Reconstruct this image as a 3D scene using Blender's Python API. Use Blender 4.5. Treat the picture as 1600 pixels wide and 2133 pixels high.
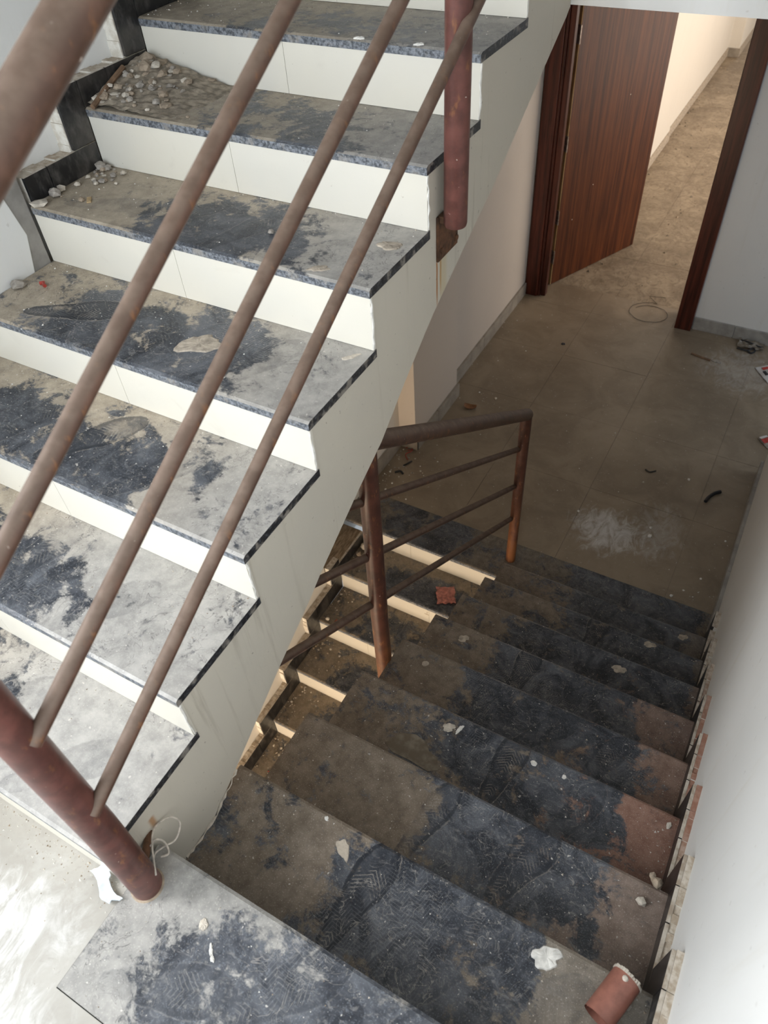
import bpy, bmesh, math, random
import numpy as np
from mathutils import Vector, Matrix

for o in list(bpy.data.objects):
    bpy.data.objects.remove(o)
scene = bpy.context.scene
COL = scene.collection
random.seed(7)
R_ = random.Random(11)

# ------------------------------------------------------------------ camera
cam_data = bpy.data.cameras.new('camera')
cam = bpy.data.objects.new('camera', cam_data)
COL.objects.link(cam)
yaw, pitch, roll = -0.5703, -0.8244, -0.0842
cy_, sy_, cp_, sp_ = math.cos(yaw), math.sin(yaw), math.cos(pitch), math.sin(pitch)
fwd = Vector((sy_ * cp_, cy_ * cp_, sp_))
rgt = Vector((cy_, -sy_, 0))
up = rgt.cross(fwd)
r2 = math.cos(roll) * rgt + math.sin(roll) * up
u2 = -math.sin(roll) * rgt + math.cos(roll) * up
cam.matrix_world = Matrix(((r2.x, u2.x, -fwd.x, 0.783), (r2.y, u2.y, -fwd.y, -0.204),
                           (r2.z, u2.z, -fwd.z, 1.621), (0, 0, 0, 1)))
cam_data.sensor_fit = 'VERTICAL'
cam_data.sensor_height = 36.0
cam_data.sensor_width = 27.0
cam_data.lens = 36.0 * 1540.6 / 2133.0
cam_data.clip_start = 0.02
cam_data.dof.use_dof = True
cam_data.dof.focus_distance = 2.3
cam_data.dof.aperture_fstop = 5.0
scene.camera = cam

# ------------------------------------------------------------------ world, daylight, exposure
world = bpy.data.worlds.new('sky')
scene.world = world
world.use_nodes = True
world.node_tree.nodes['Background'].inputs[0].default_value = (0.75, 0.86, 1.0, 1)
world.node_tree.nodes['Background'].inputs[1].default_value = 1.2


def area(name, loc, rot, sx, sy, power, col):
    l = bpy.data.lights.new(name, 'AREA')
    l.shape = 'RECTANGLE'
    l.size, l.size_y = sx, sy
    l.energy = power
    l.color = col
    o = bpy.data.objects.new(name, l)
    COL.objects.link(o)
    o.location = loc
    o.rotation_euler = rot
    return o


PI = math.pi
# daylight standing in the window openings of the building
area('daylight_landing_window', (0.0, -1.52, 1.75), (PI / 2, 0, 0), 1.9, 1.5, 40, (0.78, 0.89, 1.0))
area('daylight_landing_side_window', (-1.20, -.86, 1.60), (0, -PI / 2, 0), 1.3, .80, 68, (0.95, 0.975, 1.0))
area('daylight_lower_window', (-0.35, -1.52, -2.0), (PI / 2, 0, 0), 1.3, 1.2, 85, (1.0, 0.78, 0.55))
area('daylight_side_opening', (2.95, 4.45, -0.6), (0, PI / 2, 0), 2.0, 1.2, 5, (0.86, 0.93, 1.0))
area('daylight_corridor', (2.15, 8.6, -0.3), (0, PI / 2, 0), 2.0, 5.0, 110, (1.0, 0.80, 0.60))
area('daylight_corridor_end', (0.4, 17.6, -0.4), (-PI / 2, 0, 0), 2.0, 2.2, 60, (1.0, 0.95, 0.88))

cyc = scene.cycles
cyc.max_bounces = 6
cyc.diffuse_bounces = 3
cyc.glossy_bounces = 2
cyc.transmission_bounces = 2
cyc.caustics_reflective = False
cyc.caustics_refractive = False
cyc.use_adaptive_sampling = True
cyc.adaptive_threshold = 0.06
scene.view_settings.view_transform = 'Standard'
scene.view_settings.look = 'None'
scene.view_settings.gamma = 1.0
scene.view_settings.use_curve_mapping = False
scene.view_settings.exposure = 0.09


# ------------------------------------------------------------------ node helpers
class NT:
    def __init__(self, name):
        self.m = bpy.data.materials.new(name)
        self.m.use_nodes = True
        self.t = self.m.node_tree
        self.t.nodes.clear()
        self.out = self.t.nodes.new('ShaderNodeOutputMaterial')
        self.b = self.t.nodes.new('ShaderNodeBsdfPrincipled')
        self.t.links.new(self.b.outputs[0], self.out.inputs[0])
        self.geo = self.t.nodes.new('ShaderNodeNewGeometry')
        self.pos = self.geo.outputs['Position']

    def _in(self, sock, v):
        if v is None:
            return
        if isinstance(v, bpy.types.NodeSocket):
            self.t.links.new(v, sock)
        elif isinstance(v, (tuple, list)):
            if len(v) == 3 and sock.type == 'RGBA':
                v = (*v, 1)
            sock.default_value = v
        else:
            sock.default_value = v

    def set(self, **kw):
        names = {'col': 'Base Color', 'rough': 'Roughness', 'metal': 'Metallic', 'normal': 'Normal',
                 'spec': 'Specular IOR Level', 'alpha': 'Alpha', 'trans': 'Transmission Weight', 'coat': 'Coat Weight',
                 'coat_rough': 'Coat Roughness'}
        for k, v in kw.items():
            self._in(self.b.inputs[names[k]], v)
        return self

    def math(self, op, a, b=None, c=None, clamp=False):
        n = self.t.nodes.new('ShaderNodeMath')
        n.operation = op
        n.use_clamp = clamp
        self._in(n.inputs[0], a)
        self._in(n.inputs[1], b)
        if c is not None:
            self._in(n.inputs[2], c)
        return n.outputs[0]

    def add(self, a, b): return self.math('ADD', a, b)
    def sub(self, a, b): return self.math('SUBTRACT', a, b)
    def mul(self, a, b): return self.math('MULTIPLY', a, b)
    def mx(self, a, b): return self.math('MAXIMUM', a, b)

    def vmul(self, v, s):
        n = self.t.nodes.new('ShaderNodeVectorMath')
        n.operation = 'MULTIPLY'
        self._in(n.inputs[0], v)
        n.inputs[1].default_value = s
        return n.outputs[0]

    def noise(self, scale, detail=4, rough=0.55, vec=None, dist=0.0):
        n = self.t.nodes.new('ShaderNodeTexNoise')
        self._in(n.inputs['Vector'], vec if vec is not None else self.pos)
        n.inputs['Scale'].default_value = scale
        n.inputs['Detail'].default_value = detail
        n.inputs['Roughness'].default_value = rough
        n.inputs['Distortion'].default_value = dist
        return n.outputs[0]

    def voro(self, scale, vec=None, feature='F1'):
        n = self.t.nodes.new('ShaderNodeTexVoronoi')
        n.feature = feature
        self._in(n.inputs['Vector'], vec if vec is not None else self.pos)
        n.inputs['Scale'].default_value = scale
        return n.outputs['Distance']

    def rng(self, v, a, b, c=0.0, d=1.0, smooth=True):
        n = self.t.nodes.new('ShaderNodeMapRange')
        n.interpolation_type = 'SMOOTHSTEP' if smooth else 'LINEAR'
        self._in(n.inputs[0], v)
        for i, x in enumerate((a, b, c, d)):
            n.inputs[i + 1].default_value = x
        return n.outputs[0]

    def mix(self, f, a, b):
        n = self.t.nodes.new('ShaderNodeMix')
        n.data_type = 'RGBA'
        self._in(n.inputs[0], f)
        self._in(n.inputs[6], a)
        self._in(n.inputs[7], b)
        return n.outputs[2]

    def attr(self, name):
        n = self.t.nodes.new('ShaderNodeAttribute')
        n.attribute_name = name
        return n

    def sep(self, v):
        n = self.t.nodes.new('ShaderNodeSeparateXYZ')
        self._in(n.inputs[0], v)
        return n.outputs

    def up(self):
        return self.sep(self.geo.outputs['Normal'])[2]

    def bump(self, h, strength=0.3, dist=0.002):
        n = self.t.nodes.new('ShaderNodeBump')
        n.inputs['Strength'].default_value = strength
        n.inputs['Distance'].default_value = dist
        self._in(n.inputs['Height'], h)
        return n.outputs[0]


MAT = {}


def simple(name, col, rough=0.7, var=0.25, scale=30, metal=0.0, bump=0.0, spec=0.5):
    n = NT(name)
    f = n.noise(scale, 5)
    dark = tuple(c * (1 - var) for c in col)
    lite = tuple(min(1, c * (1 + var)) for c in col)
    n.set(col=n.mix(n.rng(f, .3, .7), dark, lite), rough=rough, metal=metal, spec=spec)
    if bump:
        n.set(normal=n.bump(n.noise(scale * 2, 6), bump))
    MAT[name] = n.m
    return n.m


# painted plaster walls
def wall_mat(name, base, streak=(0.55, 0.50, 0.42), amount=0.25, low=None):
    n = NT(name)
    st = n.noise(14, 4, .6, n.vmul(n.pos, (1, 1, 0.08)))
    big = n.noise(1.6, 5, .6)
    c = n.mix(n.mul(n.rng(st, .56, .8), amount), base, streak)
    c = n.mix(n.mul(n.rng(big, .45, .75), 0.16), c, tuple(x * .80 for x in base))
    sp = n.rng(n.noise(42, 2, .5), .70, .76)
    c = n.mix(n.mul(sp, .22), c, (0.33, 0.28, 0.23))
    n.set(col=c, rough=0.62, spec=0.3, normal=n.bump(n.noise(60, 5), .10, .003))
    MAT[name] = n.m
    return n


wall_mat('wall_paint', (0.80, 0.79, 0.76), streak=(0.62, 0.56, 0.43), amount=.28)
wall_mat('wall_paint_cream', (0.74, 0.70, 0.63), amount=.18)
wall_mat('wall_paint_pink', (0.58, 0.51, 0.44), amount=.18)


def stringer_mat():
    n = NT('stringer_paint')
    x, y, z = n.sep(n.pos)
    st = n.noise(26, 4, .6, n.vmul(n.pos, (1, 1, 0.05)))
    big = n.noise(2.2, 5, .6)
    fade = n.rng(n.noise(3.0, 2, .5, n.vmul(n.pos, (1, 1, .35))), .40, .62)
    base = (0.64, 0.588, 0.495)
    c = n.mix(n.mul(n.mul(n.rng(st, .55, .68), fade), .55), base, (0.36, 0.31, 0.235))
    c = n.mix(n.mul(n.rng(big, .45, .72), .2), c, (0.52, 0.50, 0.45))
    # rust running down below the bracket plate and beside the landing stub
    def streak(yc, w, ztop, zlen, strength, col, c):
        wob = n.mul(n.sub(n.noise(9, 2, .5), .5), .012)
        dy = n.math('ABSOLUTE', n.sub(n.add(y, wob), yc))
        m = n.mul(n.rng(dy, w, w * .2), n.mul(n.rng(z, ztop, ztop - .01), n.rng(z, ztop - zlen, ztop - zlen * .45)))
        return n.mix(n.mul(m, strength), c, col)
    c = streak(1.366, .006, .662, .17, .95, (0.40, 0.15, 0.025), c)
    c = streak(1.388, .008, .662, .13, .85, (0.46, 0.23, 0.06), c)
    c = streak(1.405, .03, .662, .20, .45, (0.55, 0.44, 0.22), c)
    c = streak(0.018, .012, .09, .06, .8, (0.42, 0.20, 0.07), c)
    sp = n.rng(n.noise(70, 2, .5), .71, .75)
    c = n.mix(n.mul(sp, .5), c, (0.20, 0.16, 0.12))
    n.set(col=c, rough=0.6, spec=0.3, normal=n.bump(n.noise(35, 6), .18, .004))
    MAT['stringer_paint'] = n.m


stringer_mat()


def granite_mat():
    n = NT('dusty_granite')
    wear = n.attr('wear').outputs['Fac']
    dcol = n.attr('dust').outputs['Color']
    foot = n.attr('foot').outputs['Vector']
    u, v, s0 = n.sep(foot)
    ks = n.attr('print_strength').outputs['Fac']
    n0 = n.noise(3.8, 3, .55, dist=.6)
    n1 = n.noise(11, 6, .66, dist=.7)
    n2 = n.noise(60, 3, .65)
    n3 = n.noise(300, 1, .5)
    dn = n.noise(24, 5, .70)
    scr = n.noise(34, 4, .66, n.vmul(n.pos, (.7, 1.2, 1)), dist=2.5)
    w = n.add(wear, n.mul(n.sub(n0, .5), 1.2))
    w = n.add(w, n.mul(n.sub(n1, .5), 2.3))
    w = n.add(w, n.mul(n.sub(n2, .5), .8))
    w = n.add(w, n.mul(n.sub(scr, .5), .8))
    mask = n.rng(w, .26, .62)
    # granite: blue black with pale speckle under a thin smeared film of dust
    speck = n.rng(n3, .56, .70)
    g = n.mix(n.mul(speck, .5), (0.012, 0.015, 0.022), (0.15, 0.165, 0.19))
    film = n.rng(n.noise(7.5, 6, .70, dist=1.2), .34, .74)
    g = n.mix(n.mul(film, .46), g, (0.25, 0.26, 0.285))
    film2 = n.rng(scr, .53, .70)
    g = n.mix(n.mul(film2, .32), g, (0.36, 0.34, 0.32))
    # dust
    d = n.mix(n.rng(dn, .28, .72), n.mix(.30, dcol, (0.03, 0.026, 0.022)), n.mix(.11, dcol, (0.7, 0.64, 0.56)))
    d = n.mix(n.mul(n.rng(n1, .50, .72), .26), d, (0.05, 0.045, 0.042))
    d = n.mix(n.mul(n.rng(n3, .60, .72), .3), d, (0.6, 0.55, 0.48))
    # shoe prints, broken up and slightly smudged
    s = n.add(s0, n.mul(n.sub(n2, .5), .010))
    keep = n.rng(n1, .38, .58)
    inside = n.mul(n.rng(s, -.003, .004), ks)
    rim = n.mul(n.mul(n.rng(s, -.001, .002), n.rng(s, .012, .008)), ks)
    ph = n.add(n.add(v, n.mul(n.math('ABSOLUTE', u), .8)), n.mul(n.sub(n2, .5), .006))
    chev = n.math('SINE', n.mul(ph, 2 * PI / .0105))
    chev = n.mul(n.mul(n.rng(chev, .55, .92), n.rng(s, .012, .015)), ks)
    zone = n.rng(n.math('SINE', n.mul(v, 2 * PI / .13)), -.5, .1)
    chev = n.mul(n.mul(chev, zone), n.rng(dn, .42, .56))
    m2 = n.mx(mask, n.mul(inside, n.mul(n.add(keep, .3), .72)))
    m2 = n.mx(m2, n.mul(rim, n.mul(n.rng(n1, .36, .5), .9)))
    m2 = n.mul(m2, n.sub(1.0, n.mul(chev, .55)))
    line = n.mul(n.mul(n.rng(n.math('ABSOLUTE', n.add(s, .002)), .0020, .0006), n.rng(n1, .48, .58)), ks)
    m2 = n.mul(m2, n.sub(1.0, n.mul(line, .5)))
    g = n.mix(n.mul(rim, .75), g, (0.010, 0.013, 0.019))
    g = n.mix(n.mul(inside, .55), g, (0.014, 0.017, 0.024))
    iso = n.math('ABSOLUTE', n.sub(n.noise(10, 3, .58, dist=2.2), .5))
    iso = n.mul(n.rng(iso, .009, .0025), n.rng(n0, .46, .58))
    d = n.mix(n.mul(iso, .55), d, (0.035, 0.033, 0.033))
    g = n.mix(n.mul(iso, .5), g, (0.36, 0.33, 0.29))
    px, py, pz = n.sep(n.pos)
    r1 = n.add(n.mul(px, .82), n.mul(py, .57))
    r2 = n.sub(n.mul(py, .82), n.mul(px, .57))
    zig = n.math('PINGPONG', r1, .022)
    hat = n.math('SINE', n.mul(n.add(r2, n.mul(zig, .9)), 2 * PI / .0095))
    hat = n.mul(n.rng(hat, .50, .85), n.rng(n0, .56, .64))
    g = n.mix(n.mul(hat, .16), g, (0.34, 0.335, 0.33))
    c = n.mix(m2, d, g)
    c = n.mix(n.mul(chev, .42), c, (0.33, 0.31, 0.28))
    c = n.mix(n.mul(line, .30), c, (0.36, 0.33, 0.29))
    sp = n.rng(n.noise(110, 1, .5), .745, .77)
    c = n.mix(n.mul(sp, .7), c, (0.62, 0.58, 0.52))
    ro = n.add(n.mul(m2, -.20), .54)
    ro = n.add(ro, n.mul(n.sub(n2, .5), .30))
    n.set(col=c, rough=ro, spec=.5, normal=n.bump(n.add(n.mul(n.sub(1.0, wear), .6), n.mul(dn, .7)), .28, .0016))
    MAT['dusty_granite'] = n.m


granite_mat()


def edge_mat():
    n = NT('sawn_granite_edge')
    f = n.noise(120, 5, .7)
    g = n.noise(20, 5, .6)
    c = n.mix(n.rng(f, .36, .64), (0.05, 0.055, 0.064), (0.25, 0.265, 0.29))
    c = n.mix(n.mul(n.rng(g, .52, .68), .7), c, (0.34, 0.31, 0.27))
    c = n.mix(n.rng(n.noise(36, 3), .72, .76), c, (.68, .66, .6))
    n.set(col=c, rough=.6, normal=n.bump(f, .3, .002))
    MAT['sawn_granite_edge'] = n.m
    n = NT('polished_granite_edge')
    c = n.mix(n.rng(n.noise(150, 4, .7), .45, .7), (0.010, 0.011, 0.014), (0.09, 0.095, 0.11))
    c = n.mix(n.mul(n.rng(n.noise(30, 5), .52, .66), .6), c, (0.42, 0.38, 0.33))
    n.set(col=c, rough=.35)
    MAT['polished_granite_edge'] = n.m


edge_mat()


def tile_mats():
    n = NT('cream_riser_tile')
    c = n.mix(n.rng(n.noise(2.5, 3), .35, .7), (0.77, 0.72, 0.615), (0.74, 0.70, 0.615))
    x, y, z = n.sep(n.pos)
    dirt = n.rng(n.noise(70, 3, .6), .715, .75)
    c = n.mix(n.mul(dirt, .5), c, (0.40, 0.33, 0.25))
    sm = n.rng(n.noise(9, 5, .6, dist=1.0), .58, .75)
    c = n.mix(n.mul(sm, .14), c, (0.5, 0.45, 0.38))
    n.set(col=c, rough=.28, spec=.5)
    MAT['cream_riser_tile'] = n.m
    n = NT('black_skirting_tile')
    f = n.noise(45, 6, .65, n.vmul(n.pos, (1, 1, .5)))
    c = n.mix(n.rng(f, .45, .75), (0.011, 0.011, 0.012), (0.075, 0.07, 0.066))
    c = n.mix(n.mul(n.rng(n.noise(6, 5), .5, .75), .4), c, (0.15, 0.13, 0.11))
    c = n.mix(n.rng(n.up(), .6, .9), c, n.mix(n.rng(n.noise(50, 5), .35, .65), (0.34, 0.27, 0.20), (0.55, 0.49, 0.41)))
    n.set(col=c, rough=.3)
    MAT['black_skirting_tile'] = n.m
    n = NT('mortar_bed')
    upn = n.rng(n.up(), .4, .8)
    x, y, z = n.sep(n.pos)
    c0 = n.mix(n.rng(n.noise(40, 5), .35, .65), (0.80, 0.76, 0.68), (0.62, 0.56, 0.47))
    dust = n.mix(n.rng(n.noise(34, 6, .65), .40, .60), (0.40, 0.32, 0.235), (0.60, 0.53, 0.44))
    red = n.mul(n.rng(y, .62, .80), n.mul(n.rng(y, 1.9, 1.3), n.rng(x, 0, .5)))
    dust = n.mix(n.mul(red, .85), dust, n.mix(n.rng(n.noise(60, 5), .4, .7), (0.27, 0.105, 0.062), (0.38, 0.20, 0.14)))
    n.set(col=n.mix(upn, c0, dust), rough=.85, normal=n.bump(n.noise(60, 6), .6, .004))
    MAT['mortar_bed'] = n.m
    n = NT('brown_ledge_dust')
    c = n.mix(n.rng(n.noise(26, 6, .6, n.vmul(n.pos, (3, .7, 1))), .35, .68), (0.17, 0.115, 0.065), (0.36, 0.27, 0.18))
    n.set(col=n.mix(n.rng(n.up(), .4, .8), (0.78, 0.72, 0.62), c), rough=.8, normal=n.bump(n.noise(70, 5), .3, .003))
    MAT['brown_ledge_dust'] = n.m


tile_mats()


def floor_mat(name, base, dark, lite, powder=None, rough=.5):
    n = NT(name)
    a = n.noise(3.2, 7, .62, dist=.8)
    b = n.noise(17, 7, .65, dist=.6)
    c = n.mix(n.rng(a, .34, .68), dark, base)
    c = n.mix(n.mul(n.rng(b, .50, .78), .40), c, lite)
    c = n.mix(n.mul(n.rng(n.noise(26, 5, .6, dist=2.0), .60, .72), .25), c, tuple(k * .55 for k in dark))
    if 'sandy' in name:
        rip = n.rng(n.noise(9, 7, .7, n.vmul(n.pos, (1, .8, 1)), dist=3.0), .42, .66)
        c = n.mix(n.mul(rip, .65), c, (0.16, 0.12, 0.08))
    if powder:
        x, y, z = n.sep(n.pos)
        for (px, py, rx, ry, k) in powder:
            ex = n.math('POWER', n.mul(n.sub(x, px), 1 / rx), 2.0)
            ey = n.math('POWER', n.mul(n.sub(y, py), 1 / ry), 2.0)
            e = n.sub(1.0, n.add(ex, ey))
            m = n.rng(n.add(e, n.mul(n.sub(n.noise(13, 7, .7, n.vmul(n.pos, (1, .55, 1)), dist=2.0), .5), 3.4)), .1, 1.5)
            m = n.mul(m, n.rng(e, -.6, .5))
            c = n.mix(n.mul(m, k), c, (0.70, 0.69, 0.67))
    sp = n.rng(n.noise(75, 2, .5), .735, .76)
    c = n.mix(n.mul(sp, .7), c, (0.62, 0.59, 0.55))
    n.set(col=c, rough=n.add(rough, n.mul(n.sub(b, .5), .25)), spec=.45, normal=n.bump(b, .12, .002))
    MAT[name] = n.m


floor_mat('dusty_floor_tile', (0.30, 0.235, 0.165), (0.215, 0.165, 0.112), (0.35, 0.285, 0.215),
          powder=[(.36, 2.83, .26, .21, .75), (.62, 2.95, .2, .3, .3), (.75, 4.7, .35, .35, .3)], rough=.42)
floor_mat('sandy_corridor_tile', (0.37, 0.295, 0.21), (0.22, 0.168, 0.115), (0.48, 0.405, 0.31), rough=.75)
floor_mat('landing_tile', (0.40, 0.375, 0.33), (0.31, 0.285, 0.245), (0.52, 0.505, 0.475),
          powder=[(-.22, -.34, .22, .17, .9), (-.05, -.45, .2, .16, .8), (-.1, -.23, .14, .09, .5)], rough=.5)
simple('grey_skirting', (0.30, 0.265, 0.22), .45, .2, 12)
simple('landing_skirting', (0.34, 0.32, 0.29), .5, .2, 12)


def pipe_mat(name, paint, dusty, rust_lo=None):
    n = NT(name)
    x, y, z = n.sep(n.pos)
    f = n.noise(22, 6, .62)
    c = n.mix(n.rng(f, .35, .68), tuple(k * .72 for k in paint), tuple(k * 1.25 for k in paint))
    c = n.mix(n.mul(n.rng(n.noise(46, 5, .6, n.vmul(n.pos, (1, 1, .4))), .58, .68), .55), c, (0.30, 0.13, 0.05))
    c = n.mix(n.rng(n.noise(85, 2), .745, .765), c, (.55, .45, .38))
    u = n.rng(n.up(), .05, .75)
    c = n.mix(n.mul(u, dusty), c, n.mix(n.rng(n.noise(30, 5), .35, .65), (0.130, 0.088, 0.062), (0.19, 0.135, 0.10)))
    if rust_lo:
        m = n.mul(n.rng(z, rust_lo[1], rust_lo[0]), n.rng(n.noise(16, 4, .6, n.vmul(n.pos, (1, 1, .3))), .34, .56))
        c = n.mix(n.mul(m, .75), c, (0.25, 0.10, 0.038))
    n.set(col=c, rough=n.add(.38, n.mul(u, .3)), spec=.45, normal=n.bump(f, .12, .002))
    MAT[name] = n.m


pipe_mat('red_oxide_post', (0.125, 0.046, 0.036), .35)
pipe_mat('dusty_rail', (0.115, 0.058, 0.038), .80)
pipe_mat('lower_post', (0.085, 0.034, 0.022), .4, rust_lo=(-1.7, -1.0))
pipe_mat('lower_post_near', (0.078, 0.029, 0.019), .4, rust_lo=(-.9, -.35))
pipe_mat('lower_rail', (0.085, 0.045, 0.030), .75)


def wood_mat(name, a, b, stretch, rough=.46):
    n = NT(name)
    w = n.noise(10, 6, .62, n.vmul(n.pos, stretch), dist=.25)
    w2 = n.noise(34, 5, .6, n.vmul(n.pos, stretch))
    c = n.mix(n.rng(w, .32, .68), a, b)
    c = n.mix(n.mul(n.rng(w2, .50, .68), .6), c, tuple(k * .35 for k in a))
    n.set(col=c, rough=rough, spec=.28, normal=n.bump(w2, .08, .001))
    MAT[name] = n.m


wood_mat('veneer', (0.048, 0.011, 0.004), (0.140, 0.040, 0.012), (3.2, 3.2, .10))
wood_mat('mahogany_frame', (0.034, 0.008, 0.005), (0.095, 0.023, 0.013), (3.0, 3.0, .14), .34)
wood_mat('raw_wood', (0.42, 0.25, 0.10), (0.60, 0.42, 0.21), (3, 3, .3), .7)
simple('hinge_metal', (0.34, 0.29, 0.25), .4, .4, 60, metal=.7)
simple('rust_plate', (0.105, 0.048, 0.022), .8, .55, 40, bump=.4)
simple('stone_grey', (0.32, 0.285, 0.245), .9, .3, 60, bump=.5)
simple('stone_pale', (0.54, 0.48, 0.40), .9, .2, 60, bump=.5)
simple('stone_brown', (0.33, 0.26, 0.19), .9, .3, 60, bump=.5)
simple('stone_white', (0.76, 0.73, 0.67), .85, .12, 60, bump=.4)
simple('brick_red', (0.33, 0.12, 0.075), .9, .3, 60, bump=.4)
simple('rubble_dust', (0.27, 0.225, 0.17), .95, .35, 55, bump=.7)
simple('plaster_white', (0.72, 0.69, 0.63), .85, .25, 40, bump=.6)
simple('plaster_tan', (0.40, 0.34, 0.27), .85, .3, 50, bump=.5)
simple('black_rubber', (0.012, 0.014, 0.018), .4, .2, 30)
simple('dark_wire', (0.03, 0.026, 0.022), .5, .2, 30)
simple('red_plastic', (0.42, 0.05, 0.035), .4, .2, 30)
simple('pink_wrapper', (0.47, 0.18, 0.145), .42, .35, 45, bump=.5)
simple('brown_peel', (0.22, 0.095, 0.035), .55, .3, 40)
simple('stick_wood', (0.20, 0.12, 0.07), .8, .3, 40)
simple('pale_wood', (0.52, 0.37, 0.20), .8, .2, 40)
simple('rope_fibre', (0.56, 0.50, 0.43), .95, .25, 90)
simple('rag_cloth', (0.74, 0.78, 0.80), .85, .12, 40)
simple('pipe_offcut_red', (0.26, 0.105, 0.075), .42, .22, 30)
simple('packet_white', (0.62, 0.60, 0.58), .4, .1, 20)
simple('packet_red', (0.50, 0.05, 0.04), .4, .1, 20)
simple('packet_black', (0.015, 0.015, 0.018), .4, .1, 20)
simple('dry_leaf', (0.42, 0.33, 0.22), .8, .25, 50)
simple('pencil_mark', (0.42, 0.33, 0.23), .8, .1, 30)
simple('joint_grout', (0.20, 0.17, 0.13), .9, .2, 30)
simple('concrete', (0.30, 0.28, 0.255), .9, .2, 14)
n_ = NT('clear_film')
n_.set(col=n_.mix(n_.rng(n_.noise(30, 5), .4, .7), (0.16, 0.13, 0.095), (0.25, 0.215, 0.17)), rough=.22)
MAT['clear_film'] = n_.m


# ------------------------------------------------------------------ mesh helpers
class MB:
    def __init__(self):
        self.v, self.f, self.mi = [], [], []

    def add(self, vs, fs, mi=0):
        k = len(self.v)
        self.v += [tuple(p) for p in vs]
        self.f += [tuple(i + k for i in q) for q in fs]
        self.mi += [mi] * len(fs)
        return self

    def box(self, x0, x1, y0, y1, z0, z1, mi=0):
        vs = [(x, y, z) for z in (z0, z1) for y in (y0, y1) for x in (x0, x1)]
        return self.add(vs, [(0, 2, 3, 1), (4, 5, 7, 6), (0, 1, 5, 4), (2, 6, 7, 3), (0, 4, 6, 2), (1, 3, 7, 5)], mi)

    def prism_x(self, prof, x0, x1, mi=0):
        """profile in (y, z), counter-clockwise seen from +x"""
        n = len(prof)
        vs = [(x0, y, z) for y, z in prof] + [(x1, y, z) for y, z in prof]
        fs = [tuple(range(n - 1, -1, -1)), tuple(range(n, 2 * n))]
        fs += [(i, (i + 1) % n, n + (i + 1) % n, n + i) for i in range(n)]
        return self.add(vs, fs, mi)

    def prism_z(self, prof, z0, z1, mi=0):
        n = len(prof)
        vs = [(x, y, z0) for x, y in prof] + [(x, y, z1) for x, y in prof]
        fs = [tuple(range(n - 1, -1, -1)), tuple(range(n, 2 * n))]
        fs += [(i, (i + 1) % n, n + (i + 1) % n, n + i) for i in range(n)]
        return self.add(vs, fs, mi)

    def tube(self, pts, r, seg=20, mi=0, cap=True):
        pts = [Vector(p) for p in pts]
        rs = r if isinstance(r, (list, tuple)) else [r] * len(pts)
        t = (pts[1] - pts[0]).normalized()
        a = Vector((1, 0, 0)) if abs(t.x) < .9 else Vector((0, 0, 1))
        nrm = (a - t * a.dot(t)).normalized()
        vs = []
        for i, p in enumerate(pts):
            if i == 0:
                ti = pts[1] - pts[0]
            elif i == len(pts) - 1:
                ti = pts[-1] - pts[-2]
            else:
                ti = (pts[i + 1] - p).normalized() + (p - pts[i - 1]).normalized()
            ti.normalize()
            nrm = (nrm - ti * nrm.dot(ti)).normalized()
            b = ti.cross(nrm)
            sc = 1.0
            if 0 < i < len(pts) - 1:
                sc = 1.0
            for k in range(seg):
                an = 2 * PI * k / seg
                vs.append(p + (nrm * math.cos(an) + b * math.sin(an)) * rs[i] * sc)
        fs = []
        for i in range(len(pts) - 1):
            for k in range(seg):
                a0, a1 = i * seg + k, i * seg + (k + 1) % seg
                fs.append((a0, a1, a1 + seg, a0 + seg))
        if cap:
            fs.append(tuple(range(seg - 1, -1, -1)))
            fs.append(tuple(range((len(pts) - 1) * seg, len(pts) * seg)))
        return self.add(vs, fs, mi)

    def mesh(self, name, mats, smooth=False):
        me = bpy.data.meshes.new(name)
        me.from_pydata(self.v, [], self.f)
        for m in mats:
            me.materials.append(m)
        if len(mats) > 1:
            me.polygons.foreach_set('material_index', self.mi)
        if smooth:
            me.polygons.foreach_set('use_smooth', [True] * len(me.polygons))
        me.update()
        bm = bmesh.new()
        bm.from_mesh(me)
        bmesh.ops.recalc_face_normals(bm, faces=bm.faces)
        bm.to_mesh(me)
        bm.free()
        if smooth:
            try:
                me.set_sharp_from_angle(angle=math.radians(40))
            except Exception:
                pass
        return me


def obj(name, mb, mats, parent=None, smooth=False, bevel=0.0, label=None):
    if isinstance(mats, str):
        mats = [mats]
    me = mb if isinstance(mb, bpy.types.Mesh) else mb.mesh(name, [MAT[m] for m in mats], smooth)
    o = bpy.data.objects.new(name, me)
    COL.objects.link(o)
    if parent:
        o.parent = parent
    if bevel:
        b = o.modifiers.new('bevel', 'BEVEL')
        b.width = bevel
        b.segments = 2
        b.limit_method = 'ANGLE'
        b.angle_limit = math.radians(50)
    if label:
        o['label'] = label
    return o


def tag(o, label, cat, group=None, kind=None):
    o['label'] = label
    if cat:
        o['category'] = cat
    if group:
        o['group'] = group
    if kind:
        o['kind'] = kind
    return o


def empty(name, loc=(0, 0, 0), label=None, cat=None, group=None, kind=None):
    o = bpy.data.objects.new(name, None)
    COL.objects.link(o)
    o.empty_display_size = .05
    o.location = loc
    if label:
        tag(o, label, cat, group, kind)
    return o


def part(name, mb, mats, parent, **kw):
    """a part whose mesh is given in world coordinates"""
    o = obj(name, mb, mats, parent, **kw)
    o.matrix_parent_inverse = Matrix.Translation(-Vector(parent.location))
    return o


def sub(name, mb, mats, parent, **kw):
    """a sub-part of a part placed in world coordinates"""
    return obj(name, mb, mats, parent, **kw)


def structure(name, mb, mats, label, **kw):
    o = obj(name, mb, mats, **kw)
    o['label'] = label
    o['kind'] = 'structure'
    return o


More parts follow.
